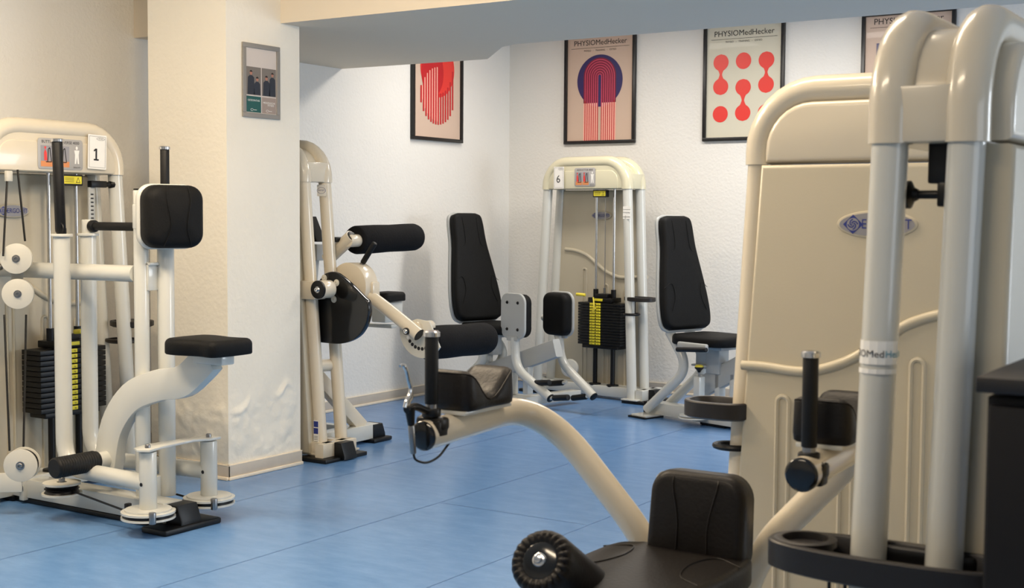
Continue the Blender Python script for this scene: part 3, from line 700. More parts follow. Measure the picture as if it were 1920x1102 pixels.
# sticker on the front tube, frame labels at its foot
q = g(603, 357, ye+.16-.034); mb = MB(); mb.prism(rrect(.06, .06, .003, 1), q, X, Z, -Y, 0, .0015); mb.mi = 1; mb.text('PHYSIO', .013, q-Y*.002, X, Z, -Y)
for i in range(20):
    a0, a1 = 2*PI*i/20, 2*PI*(i+1)/20; R_ = lambda a, s_: (.027*s_*math.cos(a), .015*s_*math.sin(a))
    mb.flat([R_(a0, 1), R_(a0, 1.1), R_(a1, 1.1), R_(a1, 1)], q-Y*.002, X, Z, -Y)
mb.build('tube_sticker', [white_m, blue_m], t2)
q = P2(-(.345+.1*(1.44-.13)/1.41), .16-.02*(1.44-.13)/1.41+.0335, .13)+X*.0; mb = MB()
mb.prism(rrect(.034, .14, .002, 1), q, X, Z, -Y, 0, .001); mb.mi = 1
mb.flat(R4(-.015, .035, .015, .065), q-Y*.0014, X, Z, -Y); mb.flat(R4(-.015, .0, .015, .03), q-Y*.0014, X, Z, -Y); mb.mi = 2
for zz in (-.015, -.022, -.03, -.04, -.05, -.058): mb.flat(R4(-.013, zz, .012, zz+.002), q-Y*.0014, X, Z, -Y)
mb.build('frame_label', [white_m, blue_m, ink_m], t2)
# pivot clamp and knob
yk = 5.02
mb = MB(); c = g(580, 543, ye-.0); mb.box(c, .15, .09, .095, X, Y, Z, bev=.006); mb.build('clamp', creamtube_m, t2)
c0, c1 = g(596, 543, yk), g(596, 543, yk)+Y*.09
mb = MB(); mb.cyl(c0+Y*.003, c1, .046, 28, .003); mb.build('pivot_hub', creamtube_m, t2)
mb = MB(); mb.lathe(c0-Y*.004, Y, [(0, .02), (0, .043), (.002, .046), (.012, .046)], 28); mb.build('hub_face', black_m, t2)
mb = MB(); bolt(mb, c0-Y*.004, -Y, .011, .014); mb.build('hub_bolt', chrome_m, t2)
# black cam cover
yc = 5.175
outl = [(602, 525), (612, 513), (627, 509), (640, 515), (660, 532), (684, 556), (693, 565), (695, 585), (690, 607), (678, 627), (660, 639), (640, 644), (618, 643), (596, 636), (594, 600), (595, 550)]
pp = [g(a, b2, yc) for a, b2 in outl]; cc = sum(pp, V((0, 0, 0)))/len(pp)
oo = [(p.x-cc.x, p.z-cc.z) for p in smooth([V((p.x, p.z, 0)) if False else p for p in pp]+[pp[0]], 4)[:-1]]
mb = MB(); mb.prism(oo, cc, X, Z, Y, -.016, .016, .006, 3)
mb.mi = 1
for a, b2 in ((608, 521), (631, 530), (626, 561)): bolt(mb, g(a, b2, yc-.016), -Y, .012, .007)
mb.build('cam_cover', [gloss_m, disc_m], t2)
# weight-arm disc behind it
c = g(652, 536, 5.30); mb = MB(); mb.cyl(c, c+Y*.10, .122, 48, .004); mb.build('cam_disc', creamtube_m, t2)
mb = MB(); mb.box(c+Y*.07+X*.12-Z*.02, .035, .06, .09, X, Y, Z, bev=.012); mb.build('cam_stop', creamtube_m, t2)
# lower arm, click disc and ankle roller
ya_ = 5.36
a, b2 = g(680, 545, ya_), g(786, 628, ya_); mid = g(725, 578, ya_); dd = (b2-mid).normalized()
mb = MB(); mb.tube(fillet([a, mid, b2], .2, 8), .034, 24, False); mb.tube([b2-dd*.03, b2+dd*.0], [.0335, .0335], 24, False); mb.build('lower_arm', creamtube_m, t2)
mb = MB(); mb.lathe(b2-dd*.006, dd, [(0, .0335), (.004, .0335), (.004, .0)], 24); mb.build('arm_end_cap', black_m, t2)
c = g(760, 621, ya_-.045); mb = MB(); mb.cyl(c, c+Y*.03, .018, 18, .002); mb.mi = 1; bolt(mb, c, -Y, .009, .008); mb.build('clamp_bolt', [black_m, chrome_m], t2)
yd = 5.42; cD = g(790, 620, yd)
mb = MB(); rr = .142; pts = [(rr*math.cos(q), rr*math.sin(q)) for q in [math.radians(170+k*6.5) for k in range(25)]]+[(.05, .05), (-.03, .06)]
mb.prism(pts, cD, X, Z, Y, 0, .012, .003); mb.build('click_disc', disc_m, t2)
mb = MB()
for k in range(9):
    q = math.radians(190+k*14); hx = cD+X*.093*math.cos(q)+Z*.093*math.sin(q)-Y*.0006
    mb.mi = 0 if k > 1 else 1; mb.lathe(hx, -Y, [(0, .0095), (.0008, .0095), (.001, .0)], 14)
mb.build('index_holes', [ink_m, white_m], t2)
mb = MB(); c = g(778, 615, 5.40); mb.cyl(c, c+Y*.05, .034, 24, .004); c = g(798, 612, 5.47); mb.cyl(c-Y*.02, c+Y*.05, .03, 24, .005); mb.build('roller_hub', creamtube_m, t2)
def foam_roller(t, a, b2, r, name='foam_roller', endcap=True):
    a, b2 = V(a), V(b2); l = (b2-a).length; d = (b2-a)/l
    pr = [(0, r*.25), (0, r*.8), (.006, r*.94), (.02, r*1.0), (l*.3, r*1.015), (l*.55, r*.98), (l*.8, r*1.01), (l-.035, r), (l-.014, r*.92), (l-.003, r*.75), (l, r*.4), (l, .001)]
    mb = MB(); mb.lathe(a, d, pr, 32); mb.build(name, fabric_m, t, sharp=60)
a = g(798, 643, 5.48); e = pX(914, 634, a.x); foam_roller(t2, a, e, .088)
mb = MB(); mb.cyl(e, e+Y*.012, .018, 16, .003); mb.build('roller_end_cap', white_m, t2)
# upper arm and roller
a, b2 = g(614, 486, 5.36), g(660, 443, 5.36); mb = MB(); mb.tube([a, b2], .036, 24); mb.build('upper_arm', creamtube_m, t2)
dd = (b2-a).normalized(); mb = MB(); mb.cyl(b2, b2+dd*.004, .03, 20, .002); mb.build('arm_end_cap', black_m, t2)
c = g(634, 449, 5.33); mb = MB(); mb.cyl(c-Y*.03, c+Y*.04, .014, 16, .004); mb.build('locking_knob', black_m, t2)
a = g(661, 451, 5.38); mb = MB(); mb.cyl(a-Y*.04, a+Y*.06, .034, 24, .004); mb.build('roller_hub', creamtube_m, t2)
a = g(664, 450, 5.42); e = pX(781, 444, a.x); foam_roller(t2, a, e, .076)
a, b2 = g(703, 455, 5.36), g(680, 493, 5.36); mb = MB(); mb.cyl(a, b2, .015, 18, .006); mb.build('hand_grip', grip_m, t2)
c = g(674, 503, 5.36); mb = MB(); mb.cyl(b2, c, .012, 14); mb.build('grip_stem', steel_m, t2)
# small bench pad behind
c = g(726, 564, 5.78); mb = MB(); mb.pad(rrect(.14, .19, .03), c, X, Y, Z, .05, .02, .004); mb.build('thigh_pad', vinyl_m, t2)
mb = MB(); mb.box(c-Z*.06, .10, .16, .11, X, Y, Z, bev=.006); mb.box(c-Z*.14-X*.15, .4, .05, .02, X, Y, Z); mb.build('pad_bracket', tube_m, t2)
# low frame
c = g(640, 683, 5.27); a = g(585, 686, 5.11); mb = MB(); mb.tube([a, g(621, 684, 5.28)], .033, 20); mb.build('cross_tube', creamtube_m, t2)
fx = pZ(706, 816, .03); mb = MB(); mb.bar([V((fx.x-.03, 5.2, .06)), V((fx.x-.03, fx.y, .06))], .09, .08); mb.build('base_beam', tube_m, t2)
mb = MB(); mb.box(V((fx.x-.03, fx.y, .012)), .16, .16, .022, bev=.006); mb.prism([(-.05, 0), (.055, 0), (.055, .02), (.03, .08), (-.05, .08)], V((fx.x-.03, fx.y, .018)), Y, Z, X, -.052, .052, .008); mb.build('foot_cap', black_m, t2)
a = g(622, 700, 5.42); mb = MB(); mb.bar([V((fx.x-.03, 5.22, .42)), V((fx.x-.03, fx.y-.1, .09))], .05, .075); mb.build('diagonal_brace', creamtube_m, t2)
mb = MB(); mb.bar([V((fx.x-.5, fx.y-.05, .05)), V((fx.x, fx.y-.05, .05))], .05, .05); mb.build('cross_member', tube_m, t2)
c = g(588, 436, 5.6); mb = MB(); mb.prism([(-.06, -.05), (.06, -.05), (-.01, .09), (-.05, .09)], c, X, Z, Y, -.04, .04, .01); mb.build('side_pad', vinyl_m, t2)
mb = MB(); mb.box(c-Z*.11, .12, .08, .09, X, Y, Z); mb.bar([c-Z*.12, V((c.x-.02, 5.5, .1))], .05, .05, up=X); mb.build('side_pad_bracket', grey_m, t2)

# ------------------------------------------------------------------ butterfly reverse machine, number 1
o1 = V((-4.9, 3.805, 0)); t1 = thing('butterfly_machine', 'cream butterfly reverse machine numbered 1 at left with black chest pad and small seat', 'exercise machine', o1, 'weight machines')
P1 = tower(t1, o1, Y, -X, z0=1.43, zt=1.662, cmat=cap2_m, plates=12, stack_a=.10, badge_a=-.10, z1=.362, ph=.0236, hwt=.352, hwb=.42)
f1 = lambda x, y, b2: pX(x, y, -4.9-b2)
machine_sign(t1, f1(113, 289, -.036), Y, X, 'BUTTERFLY REVERSE 4000', .26*.92, .135)
number_sheet(t1, f1(182, 285, -.046), Y, X, '1', .115*.9, .155, tilt=-.03)
mb = MB(); c = P1(.25, .0, 1.385); mb.box(c, .09, .03, .03, Y, X, Z); mb.cyl(c+Y*.04, c+Y*.07, .012, 12); mb.lathe(c+Y*.07, Y, [(0, .014), (.01, .026), (.018, .026), (.022, .012)], 16); mb.build('stack_knob', black_m, t1)
mb = MB(); mb.box(P1(.215, -.0, 1.24), .035, .012, .26, Y, X, Z); mb.build('depth_scale', grey_m, t1)
mb = MB()
for k in range(12): mb.flat(R4(-.008, -.003, .008, .003), P1(.215, -.0, 1.14+k*.018)+X*.0065, Y, Z, X)
mb.build('scale_slots', ink_m, t1)
mb = MB(); mb.cyl(P1(.09, -.03, .72), P1(.09, -.08, .725), .011, 14, .003); mb.build('selector_pin', yplas_m, t1)
for x_, sz in (([(-.0)]), 0),: pass
oval_tray(t1, P1(.47, .03, .745), Y, -X, .09, .1, .03, hole=False); oval_tray(t1, P1(.43, .05, .66), Y, -X, .07, .08, .02, hole=False)
# base beam, foot
YB = 3.64
mb = MB(); mb.bar([V((-4.95, YB, .065)), V((-3.97, YB, .065))], .10, .08); mb.box(V((-4.83, YB, .065)), .03, .14, .1, X, Y, Z, bev=.004); mb.mi = 1; bolt(mb, V((-4.83, YB-.07, .07)), -Y, .011, .014); bolt(mb, V((-4.85, YB-.0, .115)), Z, .011, .014); mb.build('base_beam', [tube_m, steel_m], t1)
mb = MB(); mb.box(V((-4.95, YB, .012)), .1, .12, .02); mb.box(V((-4.4, YB, .012)), 1.0, .09, .02); mb.build('beam_runner', black_m, t1)
fc = V((-3.94, 3.66, 0)); mb = MB(); mb.box(fc+Z*.012, .14, .3, .024, bev=.006); mb.prism([(-.05, 0), (.055, 0), (.055, .02), (.03, .08), (-.05, .08)], fc+Z*.02, X, Z, Y, -.055, .055, .008); mb.build('foot_cap', black_m, t1)
# the two uprights
xP1, yP1 = -4.15, pX(266, 600, -4.15).y
mb = MB(); mb.cyl(V((xP1, yP1, .1)), V((xP1, yP1, 1.345)), .030, 24, .002); mb.build('front_post', tube_m, t1)
mb = MB(); mb.cyl(V((xP1, yP1, 1.345)), V((xP1, yP1, 1.352)), .028, 24, .002); mb.build('post_cap', black_m, t1)
q = pX(311.5, 600, -4.10); mb = MB(); mb.cyl(V((-4.10, q.y, .1)), V((-4.10, q.y, 1.16)), .034, 24, .002); mb.build('rear_post', tube_m, t1)
yP2 = q.y
za, zb2 = pX(300, 494, -4.12).z, pX(300, 541, -4.12).z
mb = MB(); mb.box(V((-4.125, (yP1+yP2)/2, (za+zb2)/2)), .03, abs(yP2-yP1), abs(za-zb2)+.01, X, Y, Z, bev=.003); mb.box(V((-4.125, (yP1+yP2)/2, za)), .05, abs(yP2-yP1)*1.0, .012, X, Y, Z, bev=.003); mb.build('link_plate', tube_m, t1)
mb = MB(); mb.box(V((-4.125, (yP1+yP2)/2, .14)), .05, abs(yP2-yP1)+.05, .09, X, Y, Z, bev=.003); mb.build('post_base', tube_m, t1)
a, b2 = pY(0, 504, yP1), pY(255, 513, yP1); dd = (b2-a).normalized(); a = a-dd*.32
mb = MB(); mb.tube([a, b2], .034, 24); mb.mi = 1; bolt(mb, pY(2, 500, yP1-.034), -Y, .01, .01); mb.build('top_tube', [tube_m, steel_m], t1)
mb = MB(); mb.cyl(P1(-.34, .02, a.z), a+V((0, 0, 0)), .034, 20); mb.build('top_tube_mount', tube_m, t1)
# chest pad
n1 = V((.955, -.297, 0)).normalized(); u1 = V((.297, .955, 0)).normalized(); c = pX(322, 406, -4.03)
mb = MB(); mb.prism(rrect(.262, .262, .06, 7), c-n1*.055, u1, Z, n1, 0, .03, .01, 3); mb.build('pad_plate', tube_m, t1)
mb = MB(); mb.box(V((xP1+.035, c.y-.06, c.z)), .07, .08, .1, bev=.005); mb.build('pad_mount', tube_m, t1)
mb = MB(); mb.pad(rrect(.246, .252, .06, 7), c-n1*.027, u1, Z, n1, .085, .04, .012); pd = mb.build('chest_pad', vinyl_m, t1, sharp=60)
for sg in (-1, 1): piping(pd, smooth([c+n1*.052+u1*sg*.045+Z*.122, c+n1*.068+u1*sg*.05+Z*.06, c+n1*.070+u1*sg*.035-Z*.04, c+n1*.054+u1*sg*.06-Z*.12], 6))
# seat and its curved support
Yc1 = 3.63
mb = MB(); S = [pY(a, b2, Yc1) for a, b2 in ((203, 878), (216, 800), (250, 745), (300, 722), (345, 715), (375, 690), (395, 668))]
mb.bar(smooth(S, 5), .05, .125, up=V((-.5, 0, .86)), r=.004); mb.build('curved_seat_support', tube_m, t1)
c = pY(400, 672, Yc1); mb = MB(); mb.box(c-X*.0, .16, .07, .04, bev=.005); mb.build('seat_bracket', tube_m, t1)
u_, v_ = X, Y; c = pY(392, 663, Yc1)
so = [(p.x, p.y) for p in smooth([V((-.19, -.04, 0)), V((-.17, -.12, 0)), V((-.08, -.145, 0)), V((.05, -.12, 0)), V((.15, -.13, 0)), V((.175, -.07, 0)), V((.175, .07, 0)), V((.15, .13, 0)), V((.05, .12, 0)), V((-.08, .145, 0)), V((-.17, .12, 0)), V((-.19, .04, 0))], 4)]
so = [(a*.8, b2*.84) for a, b2 in so]
mb = MB(); mb.pad(so, c, X, Y, Z, .062, .024, .004); mb.build('seat', vinyl_m, t1, sharp=60)
# footrest roller
fp = pY(207, 860, Yc1); e0 = pX(101, 878, fp.x); e1 = pX(180, 864, fp.x)
mb = MB(); mb.cyl(e0+Y*.005, fp+Y*.05, .036, 24, .003); mb.build('footrest_tube', tube_m, t1)
mb = MB(); mb.lathe(e0, Y, [(0, .02), (0, .036), (.003, .04)]+[(.005+k*.012+dk, .0405+dr) for k in range(int((e1.y-e0.y-.01)/.012)) for dk, dr in ((0, 0), (.006, .002), (.011, 0))]+[((e1.y-e0.y), .039)], 28); mb.build('footrest_grip', grip_m, t1)
# swing arms
C1 = pZ(278, 958, .09); C2 = pZ(392, 932, .09)
V1p = None
for k, (Cc, vx, vy) in enumerate(((C1, 117.5, -4.50), (C2, 167, -4.60))):
    vp_ = pX(vx, 600, vy)
    base = V((Cc.x, Cc.y, .20)); foot = V((vp_.x, vp_.y, .20))
    mb = MB(); mb.tube(fillet([base, foot, V((vp_.x, vp_.y, 1.155))], .13, 9), .034, 24); mb.build('swing_arm', tube_m, t1)
    mb = MB(); mb.cyl(V((Cc.x, Cc.y, .10)), V((Cc.x, Cc.y, .325)), .034, 24, .002); mb.mi = 1; bolt(mb, V((Cc.x, Cc.y-.034, .20)), -Y, .005, .001); mb.build('pivot_column', [tube_m, ink_m], t1)
    mb = MB(); mb.lathe(V((Cc.x, Cc.y, .085)), Z, [(0, .105), (.008, .105), (.009, .09), (.016, .09)], 40); mb.mi = 1; mb.lathe(V((Cc.x, Cc.y, .072)), Z, [(0, .098), (.013, .098)], 40); mb.mi = 0
    mb.lathe(V((Cc.x, Cc.y, .064)), Z, [(0, .105), (.008, .105)], 40); mb.build('cam_disc', [tube_m, black_m], t1)
    mb = MB(); mb.cyl(V((Cc.x+.085, Cc.y-.055, .060)), V((Cc.x+.085, Cc.y-.055, .106)), .014, 14, .003); mb.build('stop_bolt', steel_m, t1)
    mb = MB(); bolt(mb, V((Cc.x, Cc.y, .338)), Z, .011, .016); mb.build('bracket_bolt', steel_m, t1)
    mb = MB(); bolt(mb, V((Cc.x, Cc.y, .064)), -Z, .012, .014); mb.build('axle_bolt', steel_m, t1)
    mb = MB(); mb.lathe(V((vp_.x, vp_.y, 1.155)), Z, [(0, .043), (.002, .045), (.01, .045), (.012, .043)], 24); mb.build('arm_flange', tube_m, t1)
    if k == 0:
        mb = MB(); mb.cyl(V((vp_.x, vp_.y, 1.165)), V((vp_.x, vp_.y, 1.19)), .02, 16); mb.tube([V((vp_.x+.024*math.cos(q), vp_.y-.01, 1.19+.024*math.sin(q))) for q in [2*PI*j/16 for j in range(17)]], .003, 6); mb.build('grip_base', black_m, t1)
        handle_grip(t1, V((vp_.x-.005, vp_.y, 1.175)), V((vp_.x-.02, vp_.y, 1.545)), .0215)
    else:
        mb = MB(); mb.cyl(V((vp_.x, vp_.y, 1.165)), V((vp_.x, vp_.y, 1.225)), .026, 20, .003); mb.build('arm_knuckle', tube_m, t1)
        ge = pP(303, 425, vp_, (0, 1, 0)); ge = V((ge.x, vp_.y+.02, 1.197))
        mb = MB(); mb.cyl(V((vp_.x+.02, vp_.y, 1.197)), V((vp_.x+.05, vp_.y, 1.197)), .026, 18, .006); mb.cyl(V((vp_.x+.03, vp_.y, 1.197)), ge, .018, 18); mb.build('side_grip', grip_m, t1)
        handle_grip(t1, ge, ge+Z*.32, .0185)
# bracket over both pivots
a, b2 = V((C1.x, C1.y, .33)), V((C2.x, C2.y, .33)); mb = MB(); w_ = .045
mb.prism([(p.x-a.x, p.y-a.y) for p in (a+V((-.045, -.03, 0)), a+V((.0, -.055, 0)), a+V((.045, -.03, 0)), a+V((.02, .06, 0)), b2+V((.0, -.08, 0)), b2+V((.035, -.02, 0)), b2+V((.035, .035, 0)), b2+V((-.035, .035, 0)), b2+V((-.06, -.08, 0)), a+V((-.07, .06, 0)))], a, X, Y, Z, 0, .01, .002); mb.build('pivot_bracket', tube_m, t1)
# pulleys and cables
pn_ = V((.75, -.66, 0)).normalized()
for q in ((30, 485), (33, 551)):
    c = pX(q[0], q[1], -4.78); mb = MB(); mb.cyl(c, c-pn_*.008, .064, 32, .002); mb.cyl(c-pn_*.04, c-pn_*.048, .064, 32, .002); mb.mi = 1; mb.cyl(c-pn_*.008, c-pn_*.04, .056, 28); mb.mi = 2; bolt(mb, c, pn_, .011, .014); mb.build('cable_pulley', [disc_m, black_m, steel_m], t1)
a, b2 = pX(30, 485, -4.80), pX(33, 551, -4.80); mb = MB(); mb.box((a+b2)/2-pn_*.03, .05, .01, .1, V((.66, .75, 0)), pn_, Z); mb.build('pulley_bracket', disc_m, t1)
c = pX(38, 873, -4.62); pq = V((.62, -.78, 0)).normalized(); mb = MB(); mb.cyl(c, c-pq*.01, .068, 32, .002); mb.cyl(c-pq*.055, c-pq*.065, .068, 32, .002); mb.box(c-pq*.005-Z*.07-V((.04, .03, 0)), .11, .012, .08, V((.78, .62, 0)), pq, Z); mb.mi = 1; mb.lathe(c-pq*.01, -pq, [(0, .058), (.012, .062), (.02, .05), (.027, .062), (.035, .05), (.045, .06)], 28); mb.mi = 2; bolt(mb, c, pq, .012, .012); mb.build('floor_pulley', [disc_m, black_m, steel_m], t1)
c = pZ(116, 907, .15); mb = MB(); mb.lathe(c, Z, [(0, .075), (.008, .075), (.009, .06)], 32); mb.lathe(c-Z*.042, Z, [(0, .08), (.008, .08)], 32); mb.mi = 1; mb.lathe(c-Z*.034, Z, [(0, .07), (.012, .062), (.017, .07), (.022, .062), (.034, .07)], 32); mb.mi = 2; bolt(mb, c+Z*.008, Z, .013, .02); mb.build('swivel_pulley', [disc_m, black_m, steel_m], t1)
for nm_, pts in enumerate((((14, 325, -4.84), (6, 480, -4.80)), ((33, 318, -4.84), (47, 452, -4.80)), ((8, 590, -4.80), (18, 845, -4.66)), ((49, 590, -4.80), (44, 842, -4.66)))):
    mb = MB(); mb.tube([pX(*q) for q in pts], .0045, 8); mb.build('cable', black_m, t1)
mb = MB(); mb.tube([c-Z*.02+X*.05, V((C1.x-.1, C1.y-.02, .08))], .0045, 8); mb.build('cable', black_m, t1)
mb = MB(); mb.tube([V((C2.x-.5, C2.y, .1)), V((C2.x-.09, C2.y-.02, .08))], .0045, 8); mb.build('cable', black_m, t1)
mb = MB(); mb.box(V((C1.x-.105, C1.y-.01, .08)), .02, .025, .06); mb.build('cable_clamp', black_m, t1)
c = pX(16, 330, -4.84); mb = MB(); mb.box(c+Z*.0, .02, .03, .045, X, Y, Z); mb.build('top_pulley_bracket', disc_m, t1)

# ------------------------------------------------------------------ beige tower seen from behind
o5 = V((pY(1401, 306, 3.44).x+.372, 3.64, 0)); t5 = thing('weight_tower', 'beige weight tower at right showing its smooth embossed rear shell and oval badge', 'exercise machine', o5, 'weight machines')
P5 = tower(t5, o5, -X, -Y, z0=1.398, zt=1.637, stack=False, badge_front=False, badge_rear=True, cmat=cap2_m, tmat=creamtube_m, hwt=.35, hwb=.43)
oval_tray(t5, P5(.452, .175, .732), X, Y, .102, .08, .05, hole=False)
mb = MB(); c = P5(.42, .16, .60); mb.tube([c+X*.05*math.cos(2*PI*k/20)+Y*.04*math.sin(2*PI*k/20) for k in range(21)], .009, 8); mb.cyl(c+X*.03, c+X*.03+Z*.08, .004, 8); mb.build('bottle_ring', black_m, t5)

# ------------------------------------------------------------------ nearest tower, seen from the side
o7 = V((-.744, 2.765, 0)); t7 = thing('weight_tower', 'nearest grey-white weight tower at the right edge seen end on, with a black cup tray', 'exercise machine', o7, 'weight machines')
P7 = tower(t7, o7, -Y, X, z0=1.387, zt=1.65, stack=False, badge_front=False, db=.137, cmat=cap2_m, hwb=.415, sth=.078)
q = P7(.345+.08*(1.385-.99)/1.33, -.008, .99)
mb = MB()
NS = 14
def band(z0_, z1_, a0, a1, rr_, hh=0):
    for i in range(NS):
        qa, qb = a0+(a1-a0)*i/NS, a0+(a1-a0)*(i+1)/NS; vs_ = []
        for zz, qq in ((z0_, qa), (z0_, qb), (z1_, qb), (z1_, qa)):
            ce = P7(.345+.08*(1.385-zz)/1.34, -.02+.02*(zz-.045)/1.36, zz); vs_.append(ce+X*rr_*math.cos(qq)+Y*rr_*math.sin(qq))
        k = mb.add(vs_); mb.face(range(k, k+4))
band(.985, 1.028, 0, 2*PI, .0338); band(.968, .977, 0, 2*PI, .0338)
tdir = -_f; vr = V((tdir.x, tdir.y, 0)).normalized(); vu = V((-vr.y, vr.x, 0))
ctr = P7(.345+.075*(1.387-1.004)/1.36, -.006, 1.004)
def curved_text(s_, size, mi, ang0):
    n0 = len(mb.v); mb.mi = mi; mb.text(s_, size, (0, 0, 0), X, Z, Y, 0, align='LEFT')
    xs_ = [p.x for p in mb.v[n0:]]; wmax = max(xs_)
    for i in range(n0, len(mb.v)):
        p = mb.v[i]; qq = ang0+p.x/.0345; d2 = vr*math.cos(qq)+vu*math.sin(qq); mb.v[i] = ctr+d2*.0360+Z*p.z
    return ang0+wmax/.0345
e = curved_text('PHYSIOMed', .0185, 1, -2.75); curved_text('Hecker', .0185, 2, e+.05)
mb.build('tube_sticker', [white_m, ink_m, mat('teal_ink', (50, 140, 165), .6)], t7, fixn=False)
# cup tray: two lobes with a cup hole
ct = V((-.693, 2.335, .655)); oval_tray(t7, ct, X, Y, .235, .085, .055, hole=True)
mb = MB(); mb.box(ct+Y*.07-Z*.02+X*.02, .22, .04, .03, bev=.008); mb.build('tray_clamp', black_m, t7)
mb = MB()
for s_ in (-.12, -.09): mb.cyl(ct+X*s_-Z*.14, ct+X*s_-Z*.03, .0035, 8)
mb.tube([ct-X*.105-Z*.14+X*.05*math.cos(2*PI*k/20)+Y*.045*math.sin(2*PI*k/20) for k in range(21)], .008, 8); mb.build('bottle_ring', black_m, t7)
mb = MB(); c = P7(.30, .085, 1.36); mb.box(c, .05, .035, .09, bev=.004); c2 = c-Z*.065; mb.box(c2+X*.01, .035, .035, .045, bev=.004); mb.cyl(c2-X*.05, c2, .008, 12); mb.lathe(c2-X*.045, -X, [(0, .01), (.008, .014), (.014, .026), (.022, .026), (.026, .018)], 18); mb.build('rod_knob', black_m, t7)
# ------------------------------------------------------------------ padded seat station in the foreground
xc = -1.365
t8 = thing('seat_station', 'foreground brown-black padded seat with two cream armrest tubes, saddle pads and black hand grips', 'exercise machine', (xc, 2.85, 0), 'weight machines')
hub = V((xc, 3.02, .30))
xl, xr = -1.80, -.926
for k, (xa, p_end, p_bend) in enumerate(((xl, (794, 817), (985, 766)), (xr, (1503, 890), None))):
    sg = 1 if k else -1
    E0 = pX(p_end[0], p_end[1], xa)
    if k == 0:
        Bn = pX(1012, 752, xa); EL = (E0, Bn); rel = Bn-E0
    else:
        Bn = E0+V((0, rel.y, rel.z))
    mid = V((xc+sg*.24, Bn.y+.08, .42))
    if k == 0:
        mid = pY(1222, 1025, Bn.y+.03)
        mrel = V((mid.x-xl, mid.y-Bn.y, mid.z-Bn.z))
    else: mid = V((xr-mrel.x, Bn.y+mrel.y, Bn.z+mrel.z))
    low = mid+(mid-Bn)*.45
    mb = MB(); mb.tube(fillet([E0, Bn, mid, V((xc+sg*.05, 3.0, .12))], [.20, .12], 16), .0345, 32); mb.build('armrest_tube', creamtube_m, t8)
    dd = (E0-Bn).normalized(); mb = MB(); mb.lathe(E0-dd*.002, dd, [(0, .0345), (.004, .0345), (.008, .031), (.009, .028), (.008, .001)], 32); mb.build('tube_end_cap', gloss_m, t8)
    # grip on its clamp
    gx = pX(809, 757, xa) if k == 0 else pX(1517, 838, xa-.0)
    gt = pX(809, 628, xa) if k == 0 else pX(1515, 668, xa-.0)
    gx = V((xa, gx.y, gx.z)); gt = V((xa, gx.y, gt.z))
    handle_grip(t8, gx, gt, .0158)
    mb = MB(); mb.cyl(gx-Z*.012, gx+Z*.002, .0135, 18); mb.build('grip_stem', steel_m, t8)
    mb = MB(); mb.cyl(gx-Z*.03, gx-Z*.010, .022, 20, .004); mb.box(gx-Z*.045+Y*.005, .075, .04, .03, bev=.007); mb.box(gx-Z*.055+X*.025, .02, .04, .04, bev=.006); mb.mi = 1
    bolt(mb, gx-Z*.031+X*.025, Z, .005, .004); bolt(mb, gx-Z*.031-X*.025, Z, .005, .004); mb.build('grip_clamp', [black_m, steel_m], t8)
    # saddle pad
    t_ = (pX(890, 765, xa) if k == 0 else None)
    if k == 0: relp = t_-E0+V((0, -.012, 0)); 
    pc0 = E0+relp
    ax_ = (Bn-E0).normalized(); ax_ = V((0, ax_.y, ax_.z*.15)).normalized()
    side = X; up = side.cross(ax_)
    if up.z < 0: up = -up
    pc0 = pc0+up*.008
    la, lb = .101, .062
    oo = [(p.x, p.y) for p in smooth([V((la, 0, 0)), V((la*.97, lb*.75, 0)), V((la*.72, lb, 0)), V((0, lb*.92, 0)), V((-la*.72, lb, 0)), V((-la*.97, lb*.75, 0)), V((-la, 0, 0)), V((-la*.97, -lb*.75, 0)), V((-la*.72, -lb, 0)), V((0, -lb*.92, 0)), V((la*.72, -lb, 0)), V((la*.97, -lb*.75, 0)), V((la, 0, 0))], 4)][:-1]
    sag = lambda a, b2: .066*(1-math.cos(min(1, abs(a/la))*PI))/2*(1.05 if a < 0 else .95)-.020
    mb = MB(); mb.box(pc0-up*.004, .2, .10, .010, ax_, side, up, bev=.002); mb.box(pc0-up*.02, .07, .05, .03, ax_, side, up, bev=.004); mb.build('pad_plate', tube_m, t8)
    # dense rings so the saddle curve shows
    rings = []
    for h, d in [(0, .006), (.004, 0), (.020, -.002), (.034, 0), (.042, .003), (.047, .009), (.050, .016)]:
        o2_ = offset(oo, d) if d else oo
        rings.append([pc0+ax_*a+side*b2+up*(h+(sag(a, b2) if h > .021 else 0)) for a, b2 in o2_])
    last = offset(oo, .016)
    for kk in (.85, .7, .55, .4, .25, .12, .03): rings.append([pc0+ax_*a*kk+side*b2*kk+up*(.0505+sag(a*kk, b2*kk)) for a, b2 in last])
    mb = MB(); mb.rings(rings); sp = mb.build('saddle_pad', brown_m, t8, sharp=70)
    ed = offset(oo, .002); piping(sp, [pc0+ax_*a+side*b2+up*(.040+sag(a, b2)) for a, b2 in ed+[ed[0]]], 'piping', .0022, brown_m)
    if k == 0: gl = gx
